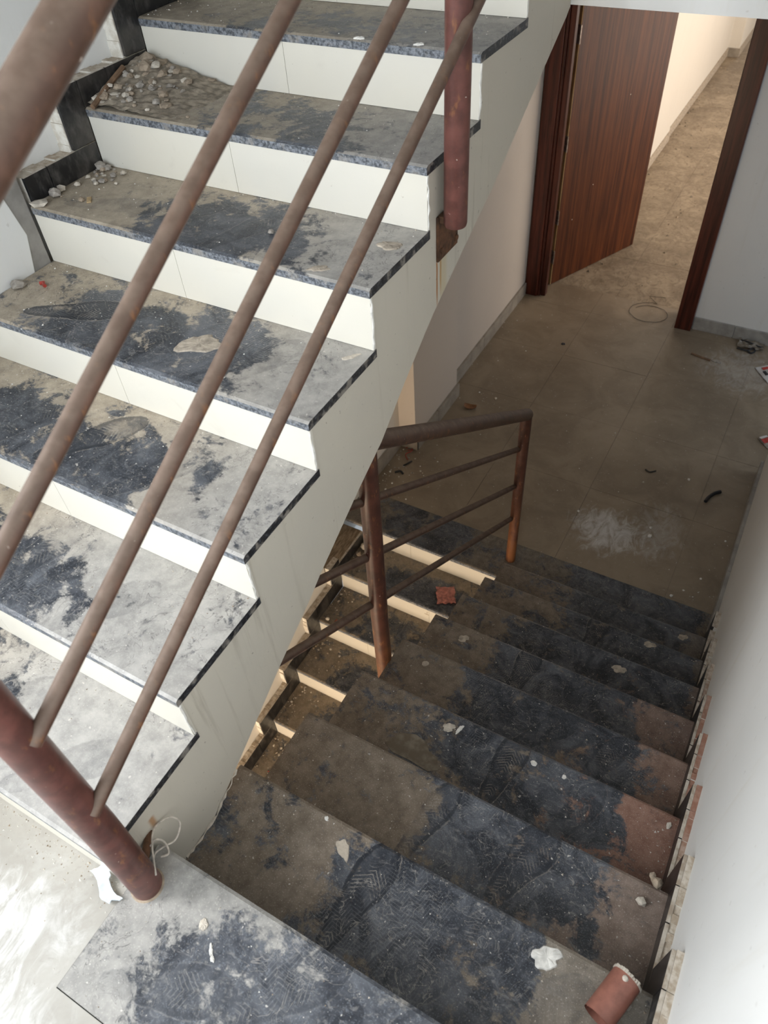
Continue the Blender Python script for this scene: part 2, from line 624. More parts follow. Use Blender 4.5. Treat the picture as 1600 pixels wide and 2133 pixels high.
# ------------------------------------------------------------------ dimensions (metres)
ZF = -1.71                      # floor in front of the door
XL, XR = -1.115, 1.055          # plaster of the two stairwell walls
YB = -1.45                      # back wall of the mid landing
UZ = [0, .157, .308, .458, .602, .763, .919, 1.068, 1.221, 1.374]
UY = [0, -.098, .185, .461, .741, 1.026, 1.310, 1.594, 1.876, 2.157]
DZ = [-.19 * n for n in range(10)]
DY = [0, .275, .552, .836, 1.115, 1.389, 1.663, 1.935, 2.207]
EY = [2.239 - .277 * k for k in range(9)]
EZ = [ZF - .145 * k for k in range(10)]
ST = .022                       # granite slab thickness


# ------------------------------------------------------------------ granite slab with dust attributes
def sstep(a, b, x):
    t = np.clip((x - a) / (b - a), 0, 1)
    return t * t * (3 - 2 * t)


def granite_slab(name, x0, x1, y0, y1, z1, wearf, dustf, prints=(), parent=None, front=-1, res=.007, sidemat=2):
    nx = max(2, int((x1 - x0) / res))
    ny = max(2, int((y1 - y0) / res))
    xs = np.linspace(x0, x1, nx + 1)
    ys = np.linspace(y0, y1, ny + 1)
    X, Y = np.meshgrid(xs, ys)
    # slightly eased arris along the open edge
    e = (Y - y0) if front < 0 else (y1 - Y)
    Z = np.full_like(X, z1) - .004 * np.clip(1 - e / .006, 0, 1) ** 2
    nv = X.size
    top = np.stack([X, Y, Z], -1).reshape(-1, 3)
    idx = np.arange(nv).reshape(ny + 1, nx + 1)
    q = np.stack([idx[:-1, :-1], idx[:-1, 1:], idx[1:, 1:], idx[1:, :-1]], -1).reshape(-1, 4)
    faces = [tuple(int(i) for i in r) for r in q]
    mi = [0] * len(faces)
    verts = [tuple(p) for p in top.tolist()]
    zb = z1 - ST
    base = len(verts)

    def strip(ids, m):
        k = len(verts)
        for i in ids:
            p = verts[i]
            verts.append((p[0], p[1], p[2]))
            verts.append((p[0], p[1], zb))
        for j in range(len(ids) - 1):
            faces.append((k + 2 * j, k + 2 * j + 1, k + 2 * j + 3, k + 2 * j + 2))
            mi.append(m)
    strip(list(map(int, idx[0, :])), 1)
    strip(list(map(int, idx[-1, ::-1])), 1)
    strip(list(map(int, idx[:, -1])), sidemat)
    strip(list(map(int, idx[::-1, 0])), sidemat)
    k = len(verts)
    verts += [(x0, y0, zb), (x1, y0, zb), (x1, y1, zb), (x0, y1, zb)]
    faces.append((k + 3, k + 2, k + 1, k))
    mi.append(1)
    me = bpy.data.meshes.new(name)
    me.from_pydata(verts, [], faces)
    for m in ('dusty_granite', 'sawn_granite_edge', 'polished_granite_edge'):
        me.materials.append(MAT[m])
    me.polygons.foreach_set('material_index', mi)
    tot = len(verts)
    w = np.zeros(tot, 'f')
    w[:nv] = wearf(X, Y).reshape(-1)
    d = np.ones((tot, 4), 'f')
    d[:nv, :3] = dustf(X, Y).reshape(-1, 3)
    ft = np.zeros((tot, 3), 'f')
    ft[:, 2] = -1
    bs = np.full(nv, -1.0)
    fstr = np.zeros(tot, 'f')
    for pr in prints:
        px, py, ang, ln, wd = pr[:5]
        stg = pr[5] if len(pr) > 5 else .3
        ca, sa = math.cos(ang), math.sin(ang)
        dx, dy = X.reshape(-1) - px, Y.reshape(-1) - py
        v = dx * ca + dy * sa
        u = -dx * sa + dy * ca
        t = v / (ln / 2)
        hw = wd * (0.80 + .20 * np.sin(t * 2.6 + .5) - .10 * np.exp(-((t + .15) / .3) ** 2))
        hw = hw * np.sqrt(np.clip(1 - np.abs(t) ** 3.4, 0, 1))
        s = np.where(np.abs(t) < 1, hw - np.abs(u), -.05)
        s = np.minimum(s, (1 - np.abs(t)) * ln / 2 * 1.2)
        better = s > bs
        ft[:nv][better] = np.stack([u, v, s], -1)[better]
        fstr[:nv][better] = stg
        bs = np.maximum(bs, s)
    a = me.attributes.new('wear', 'FLOAT', 'POINT')
    a.data.foreach_set('value', w)
    a = me.attributes.new('print_strength', 'FLOAT', 'POINT')
    a.data.foreach_set('value', fstr)
    a = me.attributes.new('dust', 'FLOAT_COLOR', 'POINT')
    a.data.foreach_set('color', d.reshape(-1))
    a = me.attributes.new('foot', 'FLOAT_VECTOR', 'POINT')
    a.data.foreach_set('vector', ft.reshape(-1))
    me.update()
    o = bpy.data.objects.new(name, me)
    COL.objects.link(o)
    if parent:
        o.parent = parent
        o.matrix_parent_inverse = Matrix.Translation(-Vector(parent.location))
    return o


def wob(X, Y, seed=0.0):
    r = np.zeros_like(X)
    for i, (fx, fy, a) in enumerate(((7, 5, .5), (13, 17, .3), (29, 23, .2), (51, 44, .14))):
        r += a * np.sin(X * fx * 1.7 + Y * fy + seed * 3.1 + i * 1.9 + 1.3 * np.sin(Y * fx * .9 + seed + i)) 
    return r


def mixc(a, b, t):
    return np.asarray(a) * (1 - t[..., None]) + np.asarray(b) * t[..., None]


TAN = (0.44, 0.365, 0.27)
GREY = (0.42, 0.40, 0.37)
BRN = (0.170, 0.126, 0.086)
RED = (0.235, 0.105, 0.066)
PINKB = (0.215, 0.150, 0.115)
# ================================================================== SETTING
# walls -------------------------------------------------------------
mb = MB().box(XL - .2, XL, -.40, 2.98, -3.3, 3.1).box(XL - .2, XL, YB - .2, -.40, -3.3, .75).box(XL - .2, XL, YB - .2, -.40, 2.35, 3.1).box(XL - .2, XL, YB - .2, -1.32, .75, 2.35)
structure('wall_left', mb, 'wall_paint', 'white painted plaster wall along the left side of the stairs')
mb = MB().box(XL, -1.085, 2.2, 2.98, ZF - .2, 1.018)
structure('wall_left_landing', mb, 'wall_paint_cream', 'cream plaster wall just before the shallow pillar')
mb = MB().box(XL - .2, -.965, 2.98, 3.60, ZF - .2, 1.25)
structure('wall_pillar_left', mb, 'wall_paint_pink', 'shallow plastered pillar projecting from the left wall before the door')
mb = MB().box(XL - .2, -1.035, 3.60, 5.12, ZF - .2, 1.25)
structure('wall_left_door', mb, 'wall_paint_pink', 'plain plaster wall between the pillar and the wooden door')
mb = MB().box(XR, XR + .12, YB - .2, 3.70, -3.3, 3.1)
structure('wall_right', mb, 'wall_paint', 'white painted wall beside the descending stairs')
# thickened wall beside the lowest flight
mb = MB().box(XL, -.985, YB, 1.86, -3.3, -1.72)
structure('wall_left_lower', mb, 'wall_paint_cream', 'cream wall beside the lowest flight below the landing')
# back wall with the two window openings
mb = MB()
wx0, wx1, wz0, wz1 = -.98, .98, .95, 2.55
lx0, lx1, lz0, lz1 = -.98, .35, -2.65, -1.35
for (a, b, c, d) in ((XL, XR, wz1, 3.1), (XL, wx0, wz0, wz1), (wx1, XR, wz0, wz1), (XL, XR, lz1, wz0),
                     (XL, lx0, lz0, lz1), (lx1, XR, lz0, lz1), (XL, XR, -3.3, lz0)):
    mb.box(a, b, YB - .2, YB, c, d)
structure('wall_back', mb, 'wall_paint', 'white wall behind the middle landing with window openings')
# door wall
mb = MB()
mb.box(XL - .2, -.985, 5.10, 5.30, ZF - .2, 1.25).box(.305, 3.2, 5.10, 5.30, ZF - .2, 1.25).box(-.985, .305, 5.10, 5.30, .46, 1.25)
structure('wall_far', mb, 'wall_paint', 'grey white wall holding the wooden door')
# side passage
mb = MB().box(XR + .12, 3.2, 3.50, 3.70, ZF - .2, 1.25)
structure('wall_passage', mb, 'wall_paint', 'white wall of the side passage right of the landing')
# corridor
mb = MB().box(-1.2, -1.0, 5.30, 6.40, ZF - .2, 1.25).box(-1.2, -.78, 6.40, 8.52, ZF - .2, 1.25).box(-1.2, -.80, 8.52, 11.47, ZF - .2, 1.25)
structure('wall_corridor_left', mb, 'wall_paint_cream', 'cream corridor wall seen through the open door')
mb = MB().box(-1.0, -.66, 11.47, 18.0, ZF - .2, 1.25)
structure('wall_corridor_end', mb, 'wall_paint_cream', 'projecting far stretch of the cream corridor wall')
mb = MB().box(2.2, 2.4, 5.30, 18.0, ZF - .2, -1.4).box(2.2, 2.4, 5.30, 18.0, .75, 1.25).box(2.2, 2.4, 5.3, 6.0, -1.4, .75).box(2.2, 2.4, 11.2, 18, -1.4, .75)
structure('wall_corridor_right', mb, 'wall_paint_cream', 'right wall of the corridor with a long window opening')
# ceilings
mb = MB().box(XL - .2, XR + .12, YB - .2, 5.3, 3.1, 3.25).box(XL, XR, YB, .0, 2.72, 2.86)
structure('ceiling', mb, 'concrete', 'unseen ceiling over the stairwell, greyed to cut bounce light')  # unseen; grey finish chosen over white to keep bounce light down
mb = MB().box(XL, XR, 2.231, 2.46, 1.018, 1.352).box(XL, 3.2, 2.46, 5.10, 1.21, 1.352)
structure('ceiling_slab', mb, 'wall_paint', 'white edge beam and slab of the upper floor above the door landing')
mb = MB().prism_x([(2.225, 1.215), (2.225, 1.36), (0.0, 2.86), (0.0, 2.66)], .03, XR)
structure('ceiling_stair_soffit', mb, 'concrete', 'sloping underside of the next flight above the descending stairs')  # next flight, out of view; grey instead of paint to hold bounce low
mb = MB().box(-1.2, 2.4, 5.3, 18, 1.05, 1.25)
structure('ceiling_corridor', mb, 'wall_paint', 'white corridor ceiling')
mb = MB().box(XL, XR, 2.231, 5.10, 1.352, 1.374)
structure('floor_upper', mb, 'landing_tile', 'tiled floor of the upper landing')
mb = MB().box(XL, XR, 5.10, 5.3, 1.25, 3.1)
structure('wall_upper_far', mb, 'wall_paint', 'white wall at the end of the upper landing')

# floors with their tiles ------------------------------------------
def tiled(name, mat, label, slab, xs, ys, z, zslab, clip):
    fl = structure(name, MB().box(*slab, zslab, z - .010), 'joint_grout', label)
    k = 0
    shared = {}
    for i in range(len(xs) - 1):
        for j in range(len(ys) - 1):
            g = .0007
            a, b, c, d = xs[i] + g, xs[i + 1] - g, ys[j] + g, ys[j + 1] - g
            a, b = max(a, clip[0]), min(b, clip[1])
            c, d = max(c, clip[2]), min(d, clip[3])
            if name == 'floor_landing' and a > -.01 and c > -.31:
                continue
            if b - a < .01 or d - c < .01:
                continue
            key = (round(b - a, 4), round(d - c, 4))
            if key not in shared:
                shared[key] = MB().box(0, key[0], 0, key[1], -.010, 0).mesh('floor_tile', [MAT[mat]])
            t = obj('floor_tile', shared[key], None, fl)
            t.location = (a, c, z + R_.uniform(-.0006, .0006))
    return fl


gx = [-1.07 - .62 + .62 * i for i in range(9)]
tiled('floor', 'dusty_floor_tile', 'dusty brown tiled floor of the landing in front of the door',
      (XL, 3.2, 2.51, 5.30), gx, [2.51 + .62 * i for i in range(6)], ZF, ZF - .2, (XL, 3.2, 2.51, 5.30))
gx2 = [-1.58 + .62 * i for i in range(8)]
tiled('floor_corridor', 'sandy_corridor_tile', 'sand covered tiled corridor floor beyond the door',
      (-1.0, 2.3, 5.30, 18.0), gx2, [5.30 + .62 * i for i in range(22)], ZF, ZF - .2, (-1.0, 2.2, 5.30, 18.0))
fl = structure('floor_landing', MB().box(XL, XR, YB, -.002, -.2, -.024), 'joint_grout', 'pale dusty tiled floor of the middle landing in the foreground')
for boxes in (((XL, -.451, -.75, -.087),), ((-.449, .011, -.75, -.302), (-.449, .011, -.302, -.087), (.011, .349, -.75, -.302)), ((.351, XR, -.75, -.302),),
              ((XL, -.451, YB, -.752),), ((-.449, .349, YB, -.752),), ((.351, XR, YB, -.752),)):
    m_ = MB()
    for (a_, b_, c_, d_) in boxes:
        m_.box(a_, b_, c_, d_, -.024, 0)
    part('floor_tile', m_, 'landing_tile', fl)
mb = MB().box(XL, XR, YB, .05, -3.2, -3.015)
structure('floor_lower_landing', mb, 'landing_tile', 'tiled floor of the lower half landing')

# baseboards of the door landing ------------------------------------
bl = empty('baseboard_left', label='grey brown tile skirting along the left wall of the door landing', cat=None, kind='structure')
for (x0, x1, y0, y1) in ((-1.085, -1.066, 2.52, 2.98), (-.965, -.946, 2.965, 3.28), (-.965, -.946, 3.283, 3.612), (-1.035, -1.018, 3.612, 4.2),
                         (-1.035, -1.018, 4.203, 4.8), (-1.035, -1.018, 4.803, 5.04), (-1.085, -.946, 2.963, 2.98)):
    part('skirting_tile', MB().box(x0, x1, y0, y1, ZF, ZF + .105), 'grey_skirting', bl, bevel=.002)
bf = empty('baseboard_far', label='grey tile skirting under the wall right of the door', cat=None, kind='structure')
for x0, x1 in ((.31, .60), (.603, 1.2), (1.203, 1.8), (1.803, 2.4)):
    part('skirting_tile', MB().box(x0, x1, 5.084, 5.10, ZF, ZF + .10), 'landing_skirting', bf, bevel=.002)
br = empty('baseboard_right', label='grey tile skirting along the right wall of the door landing', cat=None, kind='structure')
for y0, y1 in ((2.335, 2.75), (2.753, 3.1), (3.103, 3.45), (3.453, 3.70)):
    part('skirting_tile', MB().box(1.036, XR, y0, y1, ZF, ZF + .10), 'landing_skirting', br, bevel=.002)
bc = empty('baseboard_corridor', label='pale tile skirting along the corridor wall', cat=None, kind='structure')
y = 6.4
while y < 11.4:
    y1 = min(y + (.53 if y < 8.4 else .62), 11.47)
    xs_ = -.78 if y < 8.4 else -.80
    part('skirting_tile', MB().box(xs_, xs_ + .016, y + .002, y1 - .002, ZF, ZF + .10), 'grey_skirting' if y > 20 else 'plaster_tan', bc, bevel=.002)
    y = y1
part('skirting_tile', MB().box(-.80, -.645, 11.455, 11.47, ZF, ZF + .10), 'grey_skirting', bc)
part('skirting_tile', MB().box(-.66, -.645, 11.47, 14.0, ZF, ZF + .10), 'plaster_tan', bc)

# window frames (openings behind the viewer and in the passages) ---------
def window(name, label, x0, x1, z0, z1, y, n=2):
    e = empty(name, ((x0 + x1) / 2, y, z0), label, None, kind='structure')
    t = .045
    part('frame', MB().box(x0, x1, y - .06, y, z0, z0 + t).box(x0, x1, y - .06, y, z1 - t, z1)
         .box(x0, x0 + t, y - .06, y, z0 + t, z1 - t).box(x1 - t, x1, y - .06, y, z0 + t, z1 - t), 'hinge_metal', e)
    for i in range(1, n):
        xx = x0 + (x1 - x0) * i / n
        part('mullion', MB().box(xx - .02, xx + .02, y - .06, y, z0 + t, z1 - t), 'hinge_metal', e)


window('window_1', 'unglazed metal window frame in the wall behind the middle landing', wx0, wx1, wz0, wz1, YB - .02, 2)
window('window_2', 'unglazed metal window frame above the lower half landing', lx0, lx1, lz0, lz1, YB - .02, 2)

# ================================================================== UPPER FLIGHT
up_ = empty('upper_stair_flight', (-.5, -.1, 0), 'rising stair flight with cream risers and dusty granite treads on the left', 'stairs')
prof = [(-.09, -.20)]
top = []
for j in range(1, 10):
    y = UY[j] + .012
    top.append((y, (UZ[j - 1] if j > 1 else -.02) - (ST if j > 1 else 0)))
    top.append((y, UZ[j] - ST))
bottom = [(2.231, 1.36), (2.231, 1.013), (2.202, .992), (1.914, .824), (1.714, .703), (1.624, .661), (1.341, .518), (1.168, .407), (1.034, .311),
          (.898, .246), (.691, .135), (.632, .097), (.471, .010), (.263, -.116), (.12, -.198), (.02, -.245)]
# side face of the flight (x = 0) in one clean profile
poly = [top[0]] + top[1:] + bottom + [(-.086, -.245)]
part('stringer', MB().prism_x(poly, -1.0615, 0.0), 'stringer_paint', up_, label='off white painted side and underside of the rising flight')


def u_wear(j):
    def f(X, Y):
        s = (X + 1.06) / 1.06 + .10 * wob(X, Y, j)
        t = (Y - UY[j]) / .281 + .20 * wob(Y, X, j)
        lo, hi = {1: (-.1, .62), 2: (.05, .70), 3: (.05, .78), 4: (.16, .84), 5: (.22, .80), 6: (.25, .80), 7: (.25, .85)}.get(j, (.2, .8))
        k = {1: .66, 2: .84, 3: .86, 4: .84, 5: .84, 6: .46, 7: .38}.get(j, .38)
        w = k * sstep(lo, lo + .16, s) * (1 - sstep(hi - .14, hi + .06, s))
        w = w * (1 - .75 * sstep(.60, .95, t)) + .05
        if j in (2, 3):
            w = w * (1 - .4 * sstep(.45, .8, t))
        return w
    return f


def u_dust(j):
    def f(X, Y):
        s = (X + 1.06) / 1.06
        c = mixc(TAN, GREY, sstep(.45, .95, s + (.25 if j < 3 else 0)))
        if j >= 6:
            c = c * .84
        return c
    return f


U_PR = {4: [(-.80, .86, .42, .30, .047, 1.0), (-.55, .83, .2, .28, .045), (-.22, .87, 1.2, .27, .045)],
        3: [(-.56, .60, .95, .29, .047, .8), (-.33, .58, 1.0, .28, .046), (-.75, .60, 1.25, .28, .045)],
        5: [(-.66, 1.16, .55, .28, .045), (-.86, 1.12, .3, .27, .043), (-.42, 1.15, 1.2, .28, .045)],
        2: [(-.30, .29, .9, .28, .046), (-.55, .32, 1.3, .28, .045)],
        1: [(-.42, .02, 1.2, .28, .046), (-.20, .0, .8, .28, .046)],
        6: [(-.50, 1.43, .3, .28, .044)], 7: [(-.45, 1.72, .9, .28, .044)]}
for j in range(1, 10):
    y1 = (UY[j + 1] if j < 9 else 2.231) + .012
    granite_slab('tread', -1.0615, 0.004, UY[j], y1, UZ[j], u_wear(j), u_dust(j), U_PR.get(j, ()), up_)
    zb = UZ[j - 1]
    for (a, b) in ((-1.06, -.5662), (-.5650, .0025)):
        part('riser_tile', MB().box(a, b, UY[j] + .002, UY[j] + .012, zb + .001, UZ[j] - ST - .0005), 'cream_riser_tile', up_)
# ragged white plaster beads where risers meet the side
for j in range(2, 9):
    pts = []
    z0, z1 = UZ[j - 1] + .004, UZ[j] - ST
    for i in range(9):
        t = i / 8
        pts.append((.002 + R_.uniform(-.001, .003), UY[j] + .004 + R_.uniform(-.002, .003), z0 + (z1 - z0) * t))
    part('plaster_bead', MB().tube(pts, [R_.uniform(.0012, .0040) for _ in pts], 6), 'stone_white', up_)

pts = []
for i in range(22):
    t = i / 21
    y = .028 + .215 * t
    z = max(DZ[1] + .001, -.198 + .56 * (y - .12)) + R_.uniform(-.002, .004)
    pts.append((.002 + R_.uniform(-.001, .003), y, z))
part('plaster_bead', MB().tube(pts, [R_.uniform(.001, .0048) for _ in pts], 6), 'stone_pale', up_, label='ragged plaster edge where the side meets the lower tread')

# stepped skirting -------------------------------------------------
def stepped(name, label, xface, xwall, steps, sgn_up, tile_w=.10, tile_h=.10, seed=1, holes=(), wide=None):
    """steps: list of (y_front, y_back, z, z_next) rising towards y_back"""
    e = empty(name, (xface, steps[0][0], steps[0][2]), label, None, kind='structure')
    s = 1 if xwall > xface else -1
    rr = random.Random(seed)
    xt = xface + s * .010
    for i, (yf, yb, z, zn) in enumerate(steps):
        d = 1 if yb > yf else -1
        g = .0012

        def bx(mbb, xa, xb, ya, yb_, za, zb_):
            mbb.box(min(xa, xb), max(xa, xb), min(ya, yb_), max(ya, yb_), za, zb_)
        yv = yb - d * tile_w
        if ('h', i) not in holes:
            # tiles lying along the tread, cut into two lengths, then the upright at the next riser
            ym = yf + (yv - yf) * rr.uniform(.35, .75)
            ys0 = yf - d * tile_w
            for (ya, yc) in ((ys0 + d * g + d * 0.0, ym - d * g), (ym + d * g, yb - d * g)):
                m = MB()
                lo = ya if (ya - yf) * d >= 0 else yf + d * g
                bx(m, xface, xt, lo, yc, z + .0005, z + tile_h - g)
                part('skirting_tile', m, 'black_skirting_tile', e, bevel=.001)
            m = MB()
            # mortar bed with a crumbly top edge
            nseg = 9
            ya, yc = yf + d * .001, yv - d * .001
            for q in range(nseg):
                a = ya + (yc - ya) * q / nseg
                b = ya + (yc - ya) * (q + 1) / nseg
                bx(m, xt, xwall, a, b, z + .0005, z + tile_h - .002 + rr.uniform(-.004, .003))
            part('mortar_bed', m, 'mortar_bed', e)
        if ('v', i) not in holes:
            m = MB()
            bx(m, xface, xt, yv + d * g, yb - d * .0005, z + tile_h + g, zn + tile_h - g)
            part('skirting_tile', m, 'black_skirting_tile', e, bevel=.001)
            m = MB()
            nseg = 8
            for q in range(nseg):
                a = z + .001 + (zn + tile_h - z - .003) * q / nseg
                b = z + .001 + (zn + tile_h - z - .003) * (q + 1) / nseg
                off = rr.uniform(-.002, .004)
                bx(m, xt, xwall, yv - d * off, yb - d * .0005, a, b)
            part('mortar_bed', m, 'mortar_bed', e)
    return e


stepped('baseboard_stair_upper', 'stepped black tile skirting on the left wall of the rising flight', -1.06, XL,
        [(UY[j] + (.012 if j == 5 else 0), UY[j + 1], UZ[j], UZ[j + 1]) for j in range(5, 9)], 1, tile_w=.085, tile_h=.070, seed=3)
# broken grey plaster patch where the skirting is missing
mb = MB().prism_x([(-.20, -.02), (1.024, .55), (1.024, .90), (.93, .87), (.60, .72), (.20, .52), (-.20, .31)], XL, -1.066)
pp = part('plaster_patch', mb, 'concrete', bpy.data.objects['wall_left'], bevel=.003)
pp['label'] = 'rough grey cement patch where the skirting is missing'
mb = MB().prism_x([(-.20, .0), (.955, .575), (.985, .70), (.965, .80), (.945, .872), (.60, .716), (.20, .516), (-.20, .306)], XL, -1.0635)
part('paint_layer', mb, 'wall_paint', bpy.data.objects['wall_left'], bevel=.003)

# ================================================================== DESCENDING FLIGHT
dn_ = empty('descending_stair_flight', (.5, 1.1, ZF), 'descending flight of black granite treads covered with footprints and brown dust', 'stairs')
XD = -.024
poly = []
for n in range(0, 9):
    poly.append((DY[n] - .012, DZ[n] - ST - (.0 if n else .0)))
    poly.append((DY[n] - .012, DZ[n + 1] - (ST if n < 8 else .02)))
poly = [(-.03, -.2)] + [(-.03, DZ[0] - ST)] + poly + [(2.19, ZF - .02), (2.0, -1.80), (.1, -.50), (-.03, -.40)]
part('stair_body', MB().prism_x(list(reversed(poly)), XD + .006, 1.029), 'concrete', dn_)


def d_wear(n):
    def f(X, Y):
        s = X / 1.03 + .07 * wob(X, Y, n + 20)
        lo = {0: .22, 1: .30, 2: .33, 3: .22, 4: .20, 5: .24, 6: .22, 7: .30, 8: .38}[n]
        hi = {0: 1.3, 1: .80, 2: .86, 3: .84, 4: .90, 5: .90, 6: .95, 7: .97, 8: .97}[n]
        w = .80 * sstep(lo - .05, lo + .14, s) * (1 - sstep(hi - .07, hi + .05, s))
        w = w + .22 * (1 - sstep(lo - .05, lo + .14, s))
        t = (Y - (DY[n - 1] if n else -.3)) / .277
        if n:
            w = w - .16 * (1 - sstep(.0, .5, t))
        else:
            w = .70 * sstep(.05, .22, s) * sstep(0.0, .3, s + (.6 - t) * .5) + .05
        return w
    return f


def d_dust(n):
    def f(X, Y):
        s = X / 1.03
        if n == 0:
            return mixc((.33, .315, .29), (.28, .26, .235), sstep(.2, .8, s))
        c = np.ones(X.shape + (3,)) * np.asarray(BRN)
        rt = {1: (.20, .165, .125), 2: PINKB, 3: RED, 4: (.215, .12, .082), 5: (.19, .115, .085), 6: (.15, .10, .075), 7: (.13, .105, .085), 8: (.12, .10, .085)}[n]
        return mixc(c, rt, sstep(.55, .80, s)) if True else c
    return f


D_PR = {0: [(.40, -.10, .9, .29, .048), (.20, -.20, .4, .28, .046), (.62, -.12, 1.2, .29, .047)],
        1: [(.40, .150, 1.42, .29, .050, 1.0), (.66, .16, 1.15, .29, .047), (.83, .13, .9, .28, .046)],
        2: [(.69, .45, 1.25, .27, .056, .6), (.43, .43, 1.35, .29, .042, .7)],
        3: [(.53, .74, 1.45, .28, .050, .8), (.76, .70, 1.2, .28, .046)],
        4: [(.33, 1.0, 1.4, .28, .047), (.58, 1.0, .9, .28, .047), (.78, .98, 1.2, .27, .046)],
        5: [(.40, 1.30, 1.5, .28, .050, .9), (.72, 1.28, 1.0, .28, .045)],
        6: [(.36, 1.55, 1.3, .28, .047), (.68, 1.55, 1.1, .28, .046)],
        7: [(.56, 1.86, 1.5, .28, .050, .8), (.82, 1.85, 1.0, .27, .045)],
        8: [(.55, 2.12, 1.3, .28, .047)]}
for n in range(1, 9):
    granite_slab('tread', XD, 1.030, DY[n - 1] - .010, DY[n], DZ[n], d_wear(n), d_dust(n), D_PR.get(n, ()), dn_, front=1)
    part('riser_tile', MB().box(XD + .002, 1.03, DY[n - 1] - .012, DY[n - 1] - .002, DZ[n] + .001, DZ[n - 1] - ST), 'cream_riser_tile', dn_)
part('riser_tile', MB().box(XD + .002, 1.03, DY[8] - .012, DY[8] - .002, ZF + .001, DZ[8] - ST), 'cream_riser_tile', dn_)
granite_slab('landing_strip', .012, 1.030, -.300, 0.0, .0015, d_wear(0), d_dust(0), D_PR[0], dn_, front=1)
for o in (dn_.children[-1],):
    o['label'] = 'wide granite strip edging the middle landing'

stepped('baseboard_stair_descending', 'stepped dark tile skirting with dusty ledges on the right wall', 1.030, XR,
        [(DY[n] if n < 9 else 2.484, DY[n - 1], DZ[n], DZ[n - 1]) for n in range(1, 9)], -1, tile_w=.080, tile_h=.075, seed=5)
bd = bpy.data.objects['baseboard_stair_descending']
part('skirting_tile', MB().box(1.030, 1.040, DY[8] + .1, 2.335, ZF, ZF + .10), 'black_skirting_tile', bd)
part('skirting_tile', MB().box(1.030, 1.040, DY[8], DY[8] + .1, ZF, ZF + .29), 'black_skirting_tile', bd)
part('mortar_bed', MB().box(1.040, XR, DY[8], DY[8] + .1, ZF, ZF + .288).box(1.040, XR, DY[8] + .1, 2.335, ZF, ZF + .098), 'mortar_bed', bd)
part('skirting_tile', MB().box(1.030, 1.040, -.62, .1, .0, .10), 'black_skirting_tile', bd)
part('mortar_bed', MB().box(1.040, XR, -.62, .1, .0, .098), 'mortar_bed', bd)

# granite strip at the door landing, shared by both flights
def s_wear(X, Y):
    return .22 + .55 * sstep(-.95, -.75, X) * (1 - sstep(-.45, -.15, X)) + .62 * sstep(.25, .40, X) * (1 - sstep(.95, 1.05, X))


def s_dust(X, Y):
    return np.ones(X.shape + (3,)) * np.asarray((.135, .108, .078))


lo_ = empty('lowest_stair_flight', (-.5, 1.2, -3.0), 'lowest stair flight with warm cream risers seen beneath the rising flight', 'stairs')
granite_slab('landing_strip', XL, 1.036, EY[0], 2.509, ZF + .001, s_wear, s_dust, [(-.62, 2.37, .6, .28, .046)], bpy.data.objects['floor'])


def e_wear(k):
    def f(X, Y):
        s = (X + .948) / .92
        t = (Y - EY[k]) / .277
        return .20 + .55 * sstep(.15, .35, s) * (1 - sstep(.7, .95, s)) * (1 - sstep(.5, .95, t))
    return f


def e_dust(X, Y):
    return np.ones(X.shape + (3,)) * np.asarray((.20, .155, .105))


poly = []
for k in range(0, 9):
    poly.append((EY[k] + .012, EZ[k] - ST))
    poly.append((EY[k] + .012, EZ[k + 1] - ST))
poly = [(2.50, ZF - .03)] + poly + [(EY[8] + .012, -3.2), (.25, -3.2), (2.50, ZF - .25)]
part('stair_body', MB().prism_x(poly, -.948, -.03), 'concrete', lo_)
for k in range(1, 9):
    granite_slab('tread', -.948, -.03, EY[k], EY[k - 1] + .012, EZ[k], e_wear(k), e_dust, [(-.52, EY[k] + .13, 1.0 + .3 * (k % 3), .28, .045)] if k in (2, 3) else (), lo_)
for k in range(0, 8):
    jx = -.36 if k % 2 else -.62
    for (a, b) in ((-.948, jx - .0006), (jx + .0006, -.03)):
        part('riser_tile', MB().box(a, b, EY[k] + .002, EY[k] + .012, EZ[k + 1] + .001, EZ[k] - ST), 'cream_riser_tile', lo_)
stepped('baseboard_stair_lowest', 'stepped black tile skirting with cream mortar edges beside the lowest flight', -.948, -.985,
        [(EY[k], EY[k - 1], EZ[k], EZ[k - 1]) for k in range(7, 1, -1)], 1, tile_w=.095, tile_h=.125, seed=9)
bs = bpy.data.objects['baseboard_stair_lowest']
part('ledge', MB().box(XL, -.956, 1.86, 2.236, EZ[1] - .1, -1.765), 'brown_ledge_dust', bs, label='wide dusty brown ledge at the head of the lowest flight')
part('skirting_tile', MB().box(-.956, -.946, 1.87, 2.05, EZ[1] + .001, -1.768), 'black_skirting_tile', bs)
part('skirting_tile', MB().box(-.956, -.946, 2.053, 2.236, EZ[1] + .001, -1.768), 'black_skirting_tile', bs)

